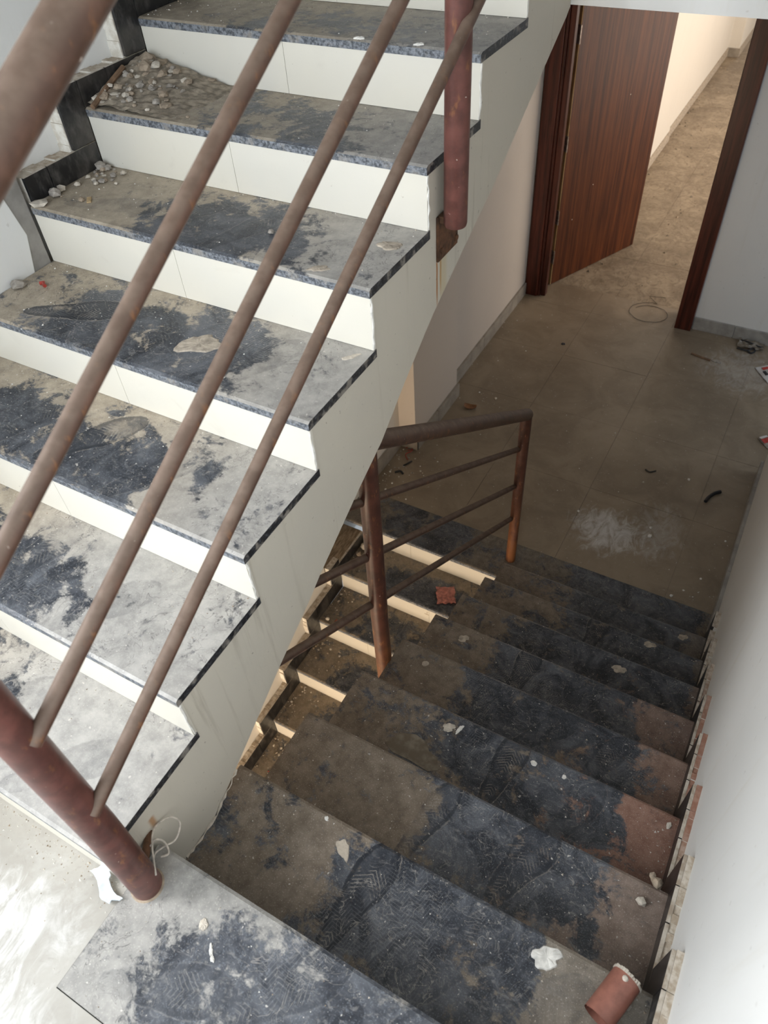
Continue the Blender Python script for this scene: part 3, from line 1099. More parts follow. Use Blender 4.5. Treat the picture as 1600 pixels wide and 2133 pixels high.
# ================================================================== RAILINGS
SL = .5440
ra = empty('upper_stair_railing', (.044, -.077, 0), 'red oxide pipe railing rising across the foreground', 'railing')
part('post', MB().tube([(.044, -.077, -.004), (.044, -.070, .3), (.044, -.066, 1.175)], .0315, 28), 'red_oxide_post', ra, smooth=True,
     label='thick round foreground post standing on the landing')
ztop = lambda y: 1.350 + SL * (y - .282)
pts = [(.047, -.066, 1.10), (.047, -.066, 1.14), (.047, -.058, 1.158)] + [(.047, y, ztop(y)) for y in (-.03, .1, .5, 1.0, 1.6, 2.3)]
part('handrail', MB().tube([(.050, -.080, ztop(-.080)), (.050, .3, ztop(.3)), (.050, 1.0, ztop(1.0)), (.050, 2.3, ztop(2.3))], .0285, 28), 'dusty_rail', ra, smooth=True,
     label='thick top handrail out of focus nearest the viewer')
for (y0, z0) in ((-.056, .411), (-.052, .663), (-.060, .9006)):
    zz = lambda y, y0=y0, z0=z0: z0 + SL * (y - y0)
    part('rail', MB().tube([(.070, y0 - .012, zz(y0 - .012)), (.070, .5, zz(.5)), (.070, 1.4, zz(1.4)), (.070, 2.3, zz(2.3))], .0132, 18), 'dusty_rail', ra, smooth=True)
zb = lambda y: ztop(y)
part('post', MB().tube([(.044, 1.380, .757), (.044, 1.380, .765), (.044, 1.388, zb(1.388))], [.0265, .029, .029], 28), 'red_oxide_post', ra, smooth=True,
     label='round post hung outside the rising flight on a rusty plate')
part('post', MB().tube([(.044, 2.27, 1.374), (.044, 2.27, zb(2.27))], .029, 24), 'red_oxide_post', ra, smooth=True)
br_ = part('bracket_plate', MB().box(.0, .007, 1.361, 1.476, .658, .776), 'rust_plate', ra, bevel=.002, label='square rusty steel plate bolted to the stringer')
o = sub('bolt', MB().tube([(.006, 1.378, .685), (.012, 1.378, .685)], .008, 8), 'rust_plate', br_)
o = sub('bolt', MB().tube([(.006, 1.462, .680), (.012, 1.462, .680)], .008, 8), 'rust_plate', br_)
part('bracket_arm', MB().box(.005, .036, 1.366, 1.396, .762, .778), 'rust_plate', ra)
part('bracket_arm', MB().tube([(-.004, .002, .043), (.03, -.050, .050)], .009, 10), 'rust_plate', ra, label='rusty stub fixing the foreground post to the stringer')
part('weld_collar', MB().tube([(.044, -.077, -.002), (.044, -.077, .005)], [.038, .033], 24), 'stone_brown', ra, label='crumbly cement collar at the post foot')

rb = empty('lower_stair_railing', (-.05, 2.40, ZF), 'dark rusty pipe railing along the descending flight ending at the door landing', 'railing')
ytop = lambda y: -.651 - .690 * (y - 2.400)
arc = []
for i in range(7):
    a = i / 6
    arc.append((-.05, 2.396 - .03 * (1 - math.cos(a * PI / 2 * .8)) - .0, -.690 + .045 * math.sin(a * PI / 2 * .9)))
part('post', MB().tube([(-.05, 2.388, ZF - .01), (-.05, 2.394, -1.2), (-.05, 2.396, -.66)], .0275, 24), 'lower_post', rb, smooth=True, label='rusty end post at the door landing')
part('handrail', MB().tube([(-.05, 2.420, -.664), (-.05, 2.405, -.652), (-.05, 1.7, ytop(1.7)), (-.05, 1.015, ytop(1.015))], [.024, .0285, .0285, .0285], 24), 'lower_rail', rb, smooth=True)
for (ya, za, yb_, zb_, yend) in ((2.374, -.853, .963, .103, .835), (2.366, -1.107, .75, -.001, .640), (2.365, -1.351, .549, -.112, .452)):
    m_ = (zb_ - za) / (yb_ - ya)
    zz = lambda y: za + m_ * (y - ya)
    part('rail', MB().tube([(-.065, ya + .004, zz(ya + .004)), (-.065, 1.6, zz(1.6)), (-.065, yend, zz(yend))], .0135, 16), 'lower_rail', rb, smooth=True)
part('post', MB().tube([(-.050, 1.008, -.90), (-.050, 1.010, -.5), (-.050, 1.030, .285)], .0300, 24), 'lower_post_near', rb, smooth=True, label='rusty post rising beside the fourth step')

# ================================================================== DOOR
dr = empty('door_1', (-.34, 5.15, ZF), 'reddish brown veneered door standing open into the corridor', None, kind='structure')
part('door_frame', MB().box(-1.030, -.925, 5.045, 5.099, ZF, .47).box(-.984, -.925, 5.099, 5.25, ZF, .47).box(-.925, -.905, 5.06, 5.20, ZF, .47).box(-.905, -.865, 5.075, 5.125, ZF, .47), 'mahogany_frame', dr, bevel=.004,
     label='dark mahogany left door jamb')
part('door_frame', MB().box(.185, .305, 5.045, 5.30, ZF, .47), 'mahogany_frame', dr, bevel=.004, label='dark mahogany right door jamb')
part('door_frame', MB().box(-.865, .185, 5.045, 5.30, .39, .47), 'mahogany_frame', dr, bevel=.004)
hx, hy = -.884, 5.250
dx, dy = .428, .930
ln = math.hypot(dx, dy)
dx, dy = dx / ln, dy / ln
nx_, ny_ = -dy, dx      # away from the viewer
W_, T_ = 1.005, .036
c4 = lambda a, b: (hx + dx * a + nx_ * b, hy + dy * a + ny_ * b)
leaf = part('door_leaf', MB().prism_z([c4(.006, 0), c4(W_, 0), c4(W_, T_), c4(.006, T_)], ZF + .008, .385), 'veneer', dr, bevel=.001,
            label='veneered door leaf with vertical brown grain')
lip = sub('lipping', MB().prism_z([c4(0, 0.001), c4(.006, 0.001), c4(.006, T_), c4(0, T_)], ZF + .008, .385), 'raw_wood', leaf, label='raw pale wood edge strip')
for z in (-1.46, -1.13, -.58, .11):
    h = part('hinge', MB().prism_z([c4(-.004, -.001), c4(0, -.001), c4(0, T_ - .006), c4(-.004, T_ - .006)], z - .055, z + .055)
             .tube([(*c4(-.004, -.005), z - .055), (*c4(-.004, -.005), z + .055)], .006, 8), 'hinge_metal', dr)
m = MB().prism_z([c4(.55, -.003), c4(.66, -.003), c4(.66, 0), c4(.55, 0)], .228, .30)
part('sticker', m, 'stone_grey', dr, label='small pale label near the top of the door')
for (a, z) in ((.35, -.98), (.62, -.4), (.16, -1.2)):
    part('paint_speck', MB().prism_z([c4(a, -.001), c4(a + .006, -.001), c4(a + .006, 0), c4(a, 0)], z, z + .006), 'stone_white', dr)

# ================================================================== LOOSE THINGS
def rock_mesh(seed, mat, flat=.65):
    r = random.Random(seed)
    bm = bmesh.new()
    bmesh.ops.create_icosphere(bm, subdivisions=1, radius=1)
    for v in bm.verts:
        v.co *= r.uniform(.72, 1.12)
        v.co.z *= flat
    zmin = min(v.co.z for v in bm.verts)
    for v in bm.verts:
        v.co.z = max(v.co.z - zmin, 0.06)
        v.co.z -= .06
    me = bpy.data.meshes.new('stone')
    bm.to_mesh(me)
    bm.free()
    me.materials.append(MAT[mat])
    return me


ROCK = {m: [rock_mesh(i * 7 + len(m), m, fl) for i, fl in enumerate((.55, .75, .65, .45))] for m in
        ('stone_grey', 'stone_pale', 'stone_brown', 'stone_white', 'brick_red')}


def stone(name, mat, x, y, z, r, label, group=None, cat='stone', el=1.0, ang=None, var=None, zs=1.0):
    me = ROCK[mat][R_.randrange(4) if var is None else var]
    o = bpy.data.objects.new(name, me)
    COL.objects.link(o)
    o.location = (x, y, z)
    o.rotation_euler = (0, 0, R_.uniform(0, 6.28) if ang is None else ang)
    o.scale = (r * el, r, r * zs)
    tag(o, label, cat, group)
    return o


# rubble heap on the rising flight ---------------------------------
hb = MB()
nx, ny = 22, 20
vs = []
hfun = {}
for j in range(ny + 1):
    for i in range(nx + 1):
        x = -1.058 + .36 * i / nx
        y = 1.322 + .262 * j / ny
        fx = max(0, 1 - ((x + 1.058) / .33) ** 1.3)
        fy = ((y - 1.322) / .262)
        h = .062 * (fx ** 1.2) * min(1, .18 + fy * 1.0) * (1 - .25 * max(0, fy - .8) * 5 * .2)
        h = max(0, h + R_.uniform(-.003, .003) * (fx > .05)) if fx > .02 else 0
        hfun[(i, j)] = h
        vs.append((x, y, UZ[6] - .001 + h))
fs = [(j * (nx + 1) + i, j * (nx + 1) + i + 1, (j + 1) * (nx + 1) + i + 1, (j + 1) * (nx + 1) + i) for j in range(ny) for i in range(nx)]
k0 = len(vs)
hb.add(vs, fs)
o = obj('rubble_dust', hb, 'rubble_dust')
tag(o, 'heap of crumbled mortar dust in the corner of the rising flight', 'rubble', None, 'stuff')


def heap_h(x, y):
    i = int(round((x + 1.058) / .36 * nx))
    j = int(round((y - 1.322) / .262 * ny))
    return hfun.get((min(max(i, 0), nx), min(max(j, 0), ny)), 0)


for i in range(90):
    x = -1.050 + abs(R_.gauss(0, .12))
    y = R_.uniform(1.335, 1.578)
    if x > -.72:
        continue
    r = R_.choice((.005, .006, .007, .008, .009, .012, .015))
    x = max(x, -1.058 + r)
    y = min(y, 1.592 - r)
    stone('rubble_stone', R_.choice(('stone_grey', 'stone_grey', 'stone_brown', 'stone_pale', 'stone_brown')), x, y, UZ[6] + heap_h(x, y) * .97 - .002, r,
          'small mortar lump in the rubble heap on the rising flight', 'rubble heap lumps', el=R_.uniform(.9, 1.5))
for (x, y, r) in ((-1.03, 1.56, .032), (-.985, 1.565, .026), (-1.0, 1.515, .028)):
    stone('rubble_stone', 'stone_brown', x, y, UZ[6] + heap_h(x, y) * .7, r, 'large brown mortar lump at the top of the rubble heap', 'large rubble heap lumps')
o = obj('wooden_stick', MB().tube([(-1.022, 1.305, UZ[6] + .008), (-1.040, 1.40, UZ[6] + .034), (-1.046, 1.475, UZ[6] + .056)], .0075, 8), 'stick_wood')
tag(o, 'short brown stick leaning on the rubble beside the black skirting', 'stick')
# tread five
stone('mortar_chunk', 'stone_pale', -1.036, 1.040, UZ[5], .024, 'pale flat mortar chunk at the nosing edge beside the skirting end', el=1.3, ang=.3, var=3)
stone('mortar_chunk', 'stone_grey', -1.035, 1.100, UZ[5], .020, 'grey rounded mortar chunk just behind the pale flat one', var=1)
stone('mortar_chunk', 'stone_pale', -1.046, 1.130, UZ[5], .015, 'small pale chunk touching the skirting on the fifth tread', var=2)
for i in range(28):
    x = -1.052 + abs(R_.gauss(0, .05))
    y = 1.30 - abs(R_.gauss(0, .08))
    r = R_.choice((.005, .006, .008, .011))
    stone('rubble_stone', R_.choice(('stone_grey', 'stone_pale', 'stone_brown')), max(x, -1.059 + r), min(max(y, 1.06), 1.308 - r), UZ[5], r,
          'small mortar crumb along the skirting of the fifth tread', 'crumbs along fifth tread skirting')
for x, y, r in ((-1.040, 1.285, .02), (-1.02, 1.29, .013)):
    stone('rubble_stone', 'stone_grey', x, y, UZ[5], r, 'larger grey lump in the corner of the fifth tread', 'corner lumps on fifth tread', var=1)
ch = MB().box(-.006, .006, -.016, .016, 0, .004)
o = obj('wood_chip', ch, 'pale_wood', bevel=.001)
o.location = (-.928, 1.116, UZ[5])
o.rotation_euler = (0, 0, .75)
tag(o, 'small pale rectangular wood chip lying on the fifth tread', 'wood chip')
stone('pebble', 'stone_grey', -.350, 1.156, UZ[5], .009, 'single grey pebble in the middle of the fifth tread', var=1)
# tread four
stone('mortar_chunk', 'stone_grey', -1.040, .880, UZ[4], .022, 'grey mortar chunk by the left wall on the fourth tread', el=1.3, ang=.4, var=0)
mb = MB().tube([(-.992, .914, .0055 + UZ[4]), (-.984, .921, .006 + UZ[4]), (-.977, .914, .006 + UZ[4]), (-.968, .910, .0055 + UZ[4])], .005, 8)
tag(obj('red_plastic_scrap', mb, 'red_plastic', smooth=True), 'tiny bent red plastic scrap on the fourth tread', 'scrap')


def blob(name, mat, x, y, z, rx, ry, ang, label, cat='plaster splash', h=.004, seed=1, n=18, rag=.25, parent=None, group=None):
    """flat crusty splash with a ragged rim and a domed centre"""
    r = random.Random(seed)
    m = MB()
    rim = []
    ca, sa = math.cos(ang), math.sin(ang)
    n = max(n, 28)
    ph = [r.uniform(0, 6.28) for _ in range(5)]
    for i in range(n):
        a = 2 * PI * i / n
        k = 1 + rag * (.55 * math.sin(2 * a + ph[0]) + .45 * math.sin(3 * a + ph[1]) + .35 * math.sin(5 * a + ph[2]) + .25 * math.sin(8 * a + ph[3])) + r.uniform(-.05, .05)
        rim.append((math.cos(a) * rx * k, math.sin(a) * ry * k))
    rings = [(1.0, 0.0), (.90, .7), (.55, 1.0)]
    vs = []
    for (s, hh) in rings:
        for (a, b) in rim:
            vs.append((x + (a * ca - b * sa) * s, y + (a * sa + b * ca) * s, z + (h * hh * r.uniform(.7, 1.1) if hh else -.0005)))
    vs.append((x, y, z + h))
    fs = []
    for q in range(2):
        for i in range(n):
            j = (i + 1) % n
            fs.append((q * n + i, q * n + j, (q + 1) * n + j, (q + 1) * n + i))
    for i in range(n):
        fs.append((2 * n + i, 2 * n + (i + 1) % n, 3 * n))
    fs.append(tuple(range(n - 1, -1, -1)))
    m.add(vs, fs)
    o = obj(name, m, mat)
    tag(o, label, cat, group)
    return o


blob('plaster_splash', 'plaster_tan', -.40, .875, UZ[4], .052, .040, .5, 'dried tan plaster splash in the middle of the fourth tread', seed=3)
blob('plaster_splash', 'stone_pale', -.035, .985, UZ[4], .022, .008, .9, 'thin pale plaster smear at the right end of the fourth tread', seed=4, h=.002)
blob('plaster_splash', 'plaster_tan', -.15, 1.06, UZ[5], .028, .012, .6, 'tan plaster smear near the nosing of the fifth tread', seed=5, h=.002)
blob('plaster_splash', 'plaster_tan', -.050, 1.215, UZ[5], .034, .016, .1, 'crusty plaster splash at the right end of the fifth tread', seed=6, h=.005)
blob('plaster_splash', 'stone_white', -.27, .785, UZ[4], .013, .006, .8, 'short white fleck on the fourth tread', seed=8, h=.002)
blob('plaster_splash', 'stone_white', -.331, 1.606, UZ[7], .013, .008, .2, 'white plaster dab on the seventh nosing, left of its twin', seed=13, h=.004)
blob('plaster_splash', 'stone_white', -.163, 1.606, UZ[7], .012, .007, .4, 'white plaster dab on the seventh nosing, right of its twin', seed=14, h=.004)
# foreground landing and first strip
blob('plaster_splash', 'stone_pale', .195, -.080, .0015, .0095, .0115, .3, 'round pale plaster dab inside the dark paw shaped stain', seed=9, h=.004, rag=.15)
blob('plaster_splash', 'stone_white', .236, -.108, .0015, .004, .011, .6, 'small white plaster chip on the granite strip', seed=10, h=.003)
blob('plaster_splash', 'stone_white', .248, -.119, .0015, .004, .007, .6, 'smallest white chip on the granite strip beside its twin', seed=11, h=.003)
blob('plaster_splash', 'stone_white', -.535, -.055, .157 - .157 + UZ[1], .014, .010, .3, 'white dab at the nosing of the first rising tread', seed=12, h=.004)
# descending treads
blob('plaster_splash', 'plaster_white', .815, .236, DZ[1], .033, .022, .35, 'large white plaster splash on the first descending tread', seed=23, h=.005)
blob('plaster_splash', 'plaster_tan', .318, .220, DZ[1], .026, .014, -.9, 'pale flaky plaster patch beside the big shoe print', seed=22, h=.002)
blob('plaster_splash', 'stone_pale', .325, .783, DZ[3], .020, .015, .2, 'pale plaster dab left on the third descending tread', seed=23, h=.004)
blob('plaster_splash', 'stone_white', .358, .792, DZ[3], .007, .017, -.3, 'narrow white plaster dab right beside the pale one', seed=24, h=.004)
blob('plaster_splash', 'stone_white', .604, .796, DZ[3], .010, .009, 0, 'round white plaster dot near the third nosing', seed=25, h=.004, rag=.12)
blob('plaster_splash', 'stone_white', .699, .798, DZ[3], .007, .007, 0, 'smaller white plaster dot right along the third nosing', seed=26, h=.003, rag=.12)
blob('plaster_splash', 'stone_white', .245, .262, DZ[1], .006, .005, 0, 'tiny white dot near the nosing of the first descending tread', seed=27, h=.002)
blob('plaster_splash', 'plaster_tan', .93, 2.16, DZ[8], .022, .018, .3, 'ring shaped tan stain on the last descending tread', seed=28, h=.002)
blob('plaster_splash', 'plaster_tan', .80, 1.91, DZ[7], .028, .016, .5, 'tan dab on the seventh descending tread', seed=29, h=.002)
blob('plaster_splash', 'plaster_tan', .72, 1.60, DZ[6], .030, .018, .4, 'tan dab on the sixth descending tread', seed=30, h=.003)
blob('plaster_splash', 'plaster_tan', .13, 1.33, DZ[5], .022, .017, .4, 'tan dried spot at the left of the fifth descending tread', seed=31, h=.002)
blob('plaster_splash', 'plaster_tan', .10, 1.055, DZ[4], .013, .012, .4, 'round tan spot at the left of the fourth descending tread', seed=32, h=.002, rag=.1)
m = MB()
film = [(-.075, -.030), (-.045, .022), (.000, .038), (.040, .030), (.060, .008), (.095, -.004), (.112, -.034), (.085, -.052), (.02, -.046), (-.04, -.048)]
m.prism_z([(.245 + a, .675 + b) for a, b in film], DZ[3] + .001, DZ[3] + .0022)
tag(obj('plastic_film', m, 'clear_film'), 'thin translucent plastic film lying on the third descending tread', 'plastic film')
stone('pebble', 'stone_pale', .975, .500, DZ[2], .014, 'pale angular stone on the second descending tread near the wall', el=.9, var=1)
stone('mortar_chunk', 'stone_brown', .998, .560, DZ[2], .017, 'brown crumbling lump in the corner of the second descending tread', var=2)
stone('mortar_chunk', 'stone_brown', .985, .572, DZ[2], .011, 'smaller brown crumb beside the crumbling corner lump', var=0)
stone('pebble', 'stone_grey', .983, .401 - .17, DZ[1], .015, 'grey stone on the first descending tread near the red pipe piece', el=1.3, ang=1.2, var=0)
stone('mortar_chunk', 'stone_brown', 1.006, .120, DZ[1], .011, 'pale lump in the corner of the first descending tread', el=.8, var=2)
stone('pebble', 'stone_pale', 1.007, .80, DZ[3], .009, 'white flake at the wall on the red dusted third descending tread', el=1.5, ang=1.3, var=3)
stone('pebble', 'stone_brown', .015, .262, DZ[1], .006, 'tiny dark pebble at the left nosing of the first descending tread', var=1)
stone('pebble', 'stone_grey', .20, .52, DZ[2], .005, 'tiny grey pebble on the left of the second descending tread', var=1)
# red pipe offcut
pt = empty('pipe_offcut', (.957, .222, DZ[1]), 'short red painted pipe offcut with a cement crusted end on the first descending tread', 'pipe offcut')
a0, a1 = Vector((.972, .272, DZ[1] + .031)), Vector((.940, .176, DZ[1] + .031))
part('pipe_wall', MB().tube([a0, a0.lerp(a1, .5), a1], .0310, 28, cap=False).tube([a0, a1], .0275, 28, cap=False), 'pipe_offcut_red', pt, smooth=True)
mm = MB()
for i in range(30):
    an = 2 * PI * i / 30
    ax = (a0 - a1).normalized()
    sx_ = ax.cross(Vector((0, 0, 1))).normalized()
    c_ = a0 + (sx_ * math.cos(an) + Vector((0, 0, 1)) * math.sin(an)) * .0280
    mm.tube([c_ - ax * .004, c_ + ax * R_.uniform(.0005, .004)], [.0050, R_.uniform(.0035, .0048)], 6)
part('cement_crust', mm, 'stone_pale', pt)
part('weld_bead', MB().tube([a0.lerp(a1, .16) + Vector((-.002, .004, .0305)), a0.lerp(a1, .16) + Vector((-.002, .004, .0335))], [.0065, .004], 10), 'stone_pale', pt)

# lowest flight: pink wrapper, stones
m = MB()
n = 8
grid = []
rr = random.Random(4)
for j in range(n + 1):
    for i in range(n + 1):
        a, b = i / n - .5, j / n - .5
        grid.append((a * .105 + rr.uniform(-.004, .004), b * .115 + rr.uniform(-.004, .004), .006 + rr.uniform(0, .009)))
top_f = [(j * (n + 1) + i, j * (n + 1) + i + 1, (j + 1) * (n + 1) + i + 1, (j + 1) * (n + 1) + i) for j in range(n) for i in range(n)]
m.add(grid, top_f)
m.add([(p[0], p[1], p[2] - .004) for p in grid], [tuple(reversed(q)) for q in top_f])
o = obj('wrapper', m, 'pink_wrapper')
o.location = (-.312, 2.085, EZ[1])
o.rotation_euler = (0, 0, .5)
tag(o, 'crumpled pink plastic wrapper on the lowest flight', 'wrapper')
stone('mortar_chunk', 'stone_pale', -.912, 2.185, EZ[1], .030, 'round pale lump in the top corner of the lowest flight', var=1)
stone('mortar_chunk', 'stone_brown', -.918, 2.125, EZ[1], .018, 'brown lump before the round pale one on the lowest flight', var=2)
stone('mortar_chunk', 'stone_pale', -.905, 1.715, EZ[2], .016, 'pale chunk at the nosing of the second step of the lowest flight', var=0)
stone('brick_piece', 'brick_red', -.845, 1.715, EZ[2], .016, 'reddish brick sliver on the lowest flight', cat='brick piece', el=1.6, ang=2.0, var=3)
for k in range(1, 6):
    for i in range(26):
        x = -.94 + abs(R_.gauss(0, .10))
        y = EY[k - 1] - abs(R_.gauss(0, .10)) - .012
        if y < EY[k] + .01:
            continue
        r = R_.choice((.004, .005, .006, .009))
        stone('rubble_stone', R_.choice(('stone_grey', 'stone_pale', 'stone_brown')), max(x, -.947 + r), y, EZ[k], r,
              'small mortar crumb scattered by the skirting of the lowest flight', 'crumbs on the lowest flight')
tag(obj('red_wire_bit', MB().tube([(-.86, .905, EZ[5] + .003), (-.835, .915, EZ[5] + .003)], .0022, 6), 'red_plastic'), 'tiny pink red wire bit low on the lowest flight', 'wire')
for i, (x, y) in enumerate(((-.062, 1.90), (-.085, 1.865), (-.10, 1.83))):
    blob('dry_leaf', 'dry_leaf', x, y, EZ[2], .024, .012, .6 + i * .3, 'small dry leaf fragment at the right edge of the lowest flight', 'leaf', h=.003, seed=50 + i,
         group='leaf fragments on the lowest flight')
# pencilled tick on a riser of the lowest flight
ypl = EY[1] + .0014
part('pencil_tick', MB().box(-.388, -.361, ypl, EY[1] + .003, EZ[1] - .072, EZ[1] - .067).box(-.3735, -.3710, ypl, EY[1] + .003, EZ[1] - .066, EZ[1] - .045)
     .box(-.3735, -.3650, ypl, EY[1] + .003, EZ[1] - .045, EZ[1] - .0425), 'pencil_mark', lo_, label='pencilled tick mark beside the tile joint')

# door landing ------------------------------------------------------
def wirepath(name, pts, r, mat, label, cat='wire', seg=8, group=None):
    o = obj(name, MB().tube(pts, r, seg), mat, smooth=True)
    return tag(o, label, cat, group)


def smooth_path(p, n=6):
    out = []
    p = [Vector(q) for q in p]
    P = [p[0]] + p + [p[-1]]
    for i in range(1, len(P) - 2):
        for k in range(n):
            t = k / n
            a, b, c, d = P[i - 1], P[i], P[i + 1], P[i + 2]
            out.append(.5 * ((2 * b) + (c - a) * t + (2 * a - 5 * b + 4 * c - d) * t * t + (3 * b - a - 3 * c + d) * t ** 3))
    out.append(p[-1])
    return out


wirepath('hose_piece', smooth_path([(.818, 3.305, ZF + .012), (.828, 3.350, ZF + .012), (.850, 3.395, ZF + .012), (.880, 3.425, ZF + .012)]), .011, 'black_rubber',
         'short curved piece of black hose on the landing floor', 'hose')
wirepath('wire_bit', smooth_path([(.425, 3.430, ZF + .005), (.455, 3.418, ZF + .005), (.486, 3.445, ZF + .005)]), .0045, 'dark_wire', 'small curved black wire bit on the landing floor')
# wire loop near the door
lp = []
for i in range(40):
    a = 2 * PI * i / 39 * 1.35 + .6
    rx, ry = .17 - .0012 * i, .165 - .0016 * i
    lp.append((-.035 + rx * math.cos(a), 5.165 + ry * math.sin(a) * .95, ZF + .003 + .004 * (i % 5 == 0)))
lp = [(.02, 5.43, ZF + .004), (-.10, 5.40, ZF + .004)] + lp[4:]
wirepath('wire_loop', lp, .0016, 'dark_wire', 'loosely coiled thin dark wire on the floor before the right door jamb', seg=6)
m = MB()
for i in range(6):
    pass
pl = smooth_path([(.385, 4.765, ZF + .006), (.46, 4.745, ZF + .006), (.525, 4.735, ZF + .006)], 4)
wirepath('wooden_splinter', pl, .0075, 'stick_wood', 'brown wooden splinter lying on the landing floor', 'splinter')
blob('plaster_splash', 'stone_grey', .565, 4.745, ZF, .035, .02, 0, 'grey plaster crumb patch at the end of the splinter', seed=61, h=.006)
# brown peel, a curved shell
m = MB()
vs = []
for j in range(5):
    for i in range(9):
        a = -.9 + 1.8 * i / 8
        b = (j - 2) / 2
        vs.append((math.sin(a) * .055, b * .026 * math.cos(a), .004 + .030 * (1 - math.cos(a)) + .008 * b * b))
fs = [(j * 9 + i, j * 9 + i + 1, (j + 1) * 9 + i + 1, (j + 1) * 9 + i) for j in range(4) for i in range(8)]
m.add(vs, fs)
m.add([(a, b, c - .003) for a, b, c in vs], [tuple(reversed(q)) for q in fs])
o = obj('coconut_shell_piece', m, 'brown_peel', smooth=True)
o.location = (-.82, 3.515, ZF + .003)
o.rotation_euler = (0, 0, .15)
tag(o, 'curved brown shell fragment on the floor beside the pillar', 'shell piece')


def packet(name, corners, z, label, marks, mats):
    e = empty(name, (*corners[0], z), label, 'packet')
    m = MB()
    c = [Vector((*q, z)) for q in corners]
    nn = 6
    vs = []
    r = random.Random(len(label))
    for j in range(nn + 1):
        for i in range(nn + 1):
            u, v = i / nn, j / nn
            p = (c[0] * (1 - u) + c[1] * u) * (1 - v) + (c[3] * (1 - u) + c[2] * u) * v
            vs.append((p.x, p.y, z + .004 + .014 * math.sin(u * PI) * math.sin(v * PI) + r.uniform(0, .005)))
    fs = [(j * (nn + 1) + i, j * (nn + 1) + i + 1, (j + 1) * (nn + 1) + i + 1, (j + 1) * (nn + 1) + i) for j in range(nn) for i in range(nn)]
    m.add(vs, fs)
    m.add([(a, b, q - .003) for a, b, q in vs], [tuple(reversed(f)) for f in fs])
    part('film', m, mats, e)

    def at(u, v):
        p = (c[0] * (1 - u) + c[1] * u) * (1 - v) + (c[3] * (1 - u) + c[2] * u) * v
        i, j = min(int(u * nn), nn - 1), min(int(v * nn), nn - 1)
        h = max(vs[jj * (nn + 1) + ii][2] for ii in (i, i + 1) for jj in (j, j + 1))
        return p.x, p.y, h
    for (u0, u1, v0, v1, mt) in marks:
        steps = 3
        q = MB()
        for a in range(steps):
            for b in range(steps):
                ua, ub = u0 + (u1 - u0) * a / steps, u0 + (u1 - u0) * (a + 1) / steps
                va, vb = v0 + (v1 - v0) * b / steps, v0 + (v1 - v0) * (b + 1) / steps
                ps = [at(ua, va), at(ub, va), at(ub, vb), at(ua, vb)]
                q.add([(x, y, h + .0012) for x, y, h in ps], [(0, 1, 2, 3)])
        part('print', q, mt, e)
    return e


packet('white_packet', [(.825, 4.775), (.935, 4.630), (1.03, 4.70), (.92, 4.86)], ZF, 'torn white packet with a red block and black print near the door wall',
       [(.12, .30, .25, .62, 'packet_red'), (.36, .62, .15, .32, 'packet_black'), (.40, .66, .42, .55, 'packet_black'), (.0, .9, .86, .98, 'packet_black')], 'packet_white')
packet('striped_packet', [(.985, 4.020), (1.055, 3.945), (1.14, 4.02), (1.07, 4.10)], ZF, 'small grey and red packet lying at the end of the right wall',
       [(.22, .60, .02, .45, 'packet_red'), (.0, .20, .05, .5, 'packet_white'), (.1, .9, .70, .80, 'packet_black')], 'stone_grey')
# clear crumpled bag by the door wall
m = MB()
rr = random.Random(8)
n = 7
vs = [(.66 + .17 * i / n + rr.uniform(-.006, .006), 4.985 + .09 * j / n + rr.uniform(-.006, .006), ZF + .006 + rr.uniform(0, .022)) for j in range(n + 1) for i in range(n + 1)]
fs = [(j * (n + 1) + i, j * (n + 1) + i + 1, (j + 1) * (n + 1) + i + 1, (j + 1) * (n + 1) + i) for j in range(n) for i in range(n)]
m.add(vs, fs).add([(a, b, c - .003) for a, b, c in vs], [tuple(reversed(q)) for q in fs])
tag(obj('plastic_bag', m, 'clear_film'), 'crumpled clear plastic bag against the far skirting', 'plastic bag')
wirepath('cable_scrap', smooth_path([(.66, 5.065, ZF + .012), (.72, 5.05, ZF + .02), (.79, 5.035, ZF + .012), (.83, 5.04, ZF + .008)]), .006, 'black_rubber', 'black cable scrap along the far skirting', 'cable')
wirepath('cable_scrap', smooth_path([(.66, 4.965, ZF + .007), (.71, 4.955, ZF + .009), (.745, 4.96, ZF + .012), (.765, 4.995, ZF + .015), (.785, 4.965, ZF + .012), (.765, 4.935, ZF + .009), (.74, 4.95, ZF + .007)]),
         .006, 'black_rubber', 'black cable scrap bent into a hook by the plastic bag', 'cable')
# tangled scraps by the left skirting
wirepath('red_wire', smooth_path([(-1.00, 2.985, ZF + .004), (-.975, 2.94, ZF + .012), (-1.0, 2.90, ZF + .006), (-.965, 2.86, ZF + .004)]), .0028, 'red_plastic', 'thin red wire scrap on the floor by the left skirting')
wirepath('red_wire', smooth_path([(-1.03, 2.955, ZF + .004), (-1.0, 2.975, ZF + .010), (-.985, 2.955, ZF + .006), (-1.01, 2.94, ZF + .004)]), .0026, 'red_plastic', 'curled red wire tangle at the foot of the pillar')
wirepath('black_tape', smooth_path([(-.985, 2.72, ZF + .005), (-.955, 2.74, ZF + .010), (-.93, 2.73, ZF + .005)]), .007, 'black_rubber', 'short black tape scrap nearest the granite strip', 'tape')
wirepath('black_tape', smooth_path([(-.965, 2.80, ZF + .004), (-.945, 2.83, ZF + .008), (-.935, 2.86, ZF + .004)]), .005, 'black_rubber', 'thin black tape scrap between the red wires and the short tape', 'tape')
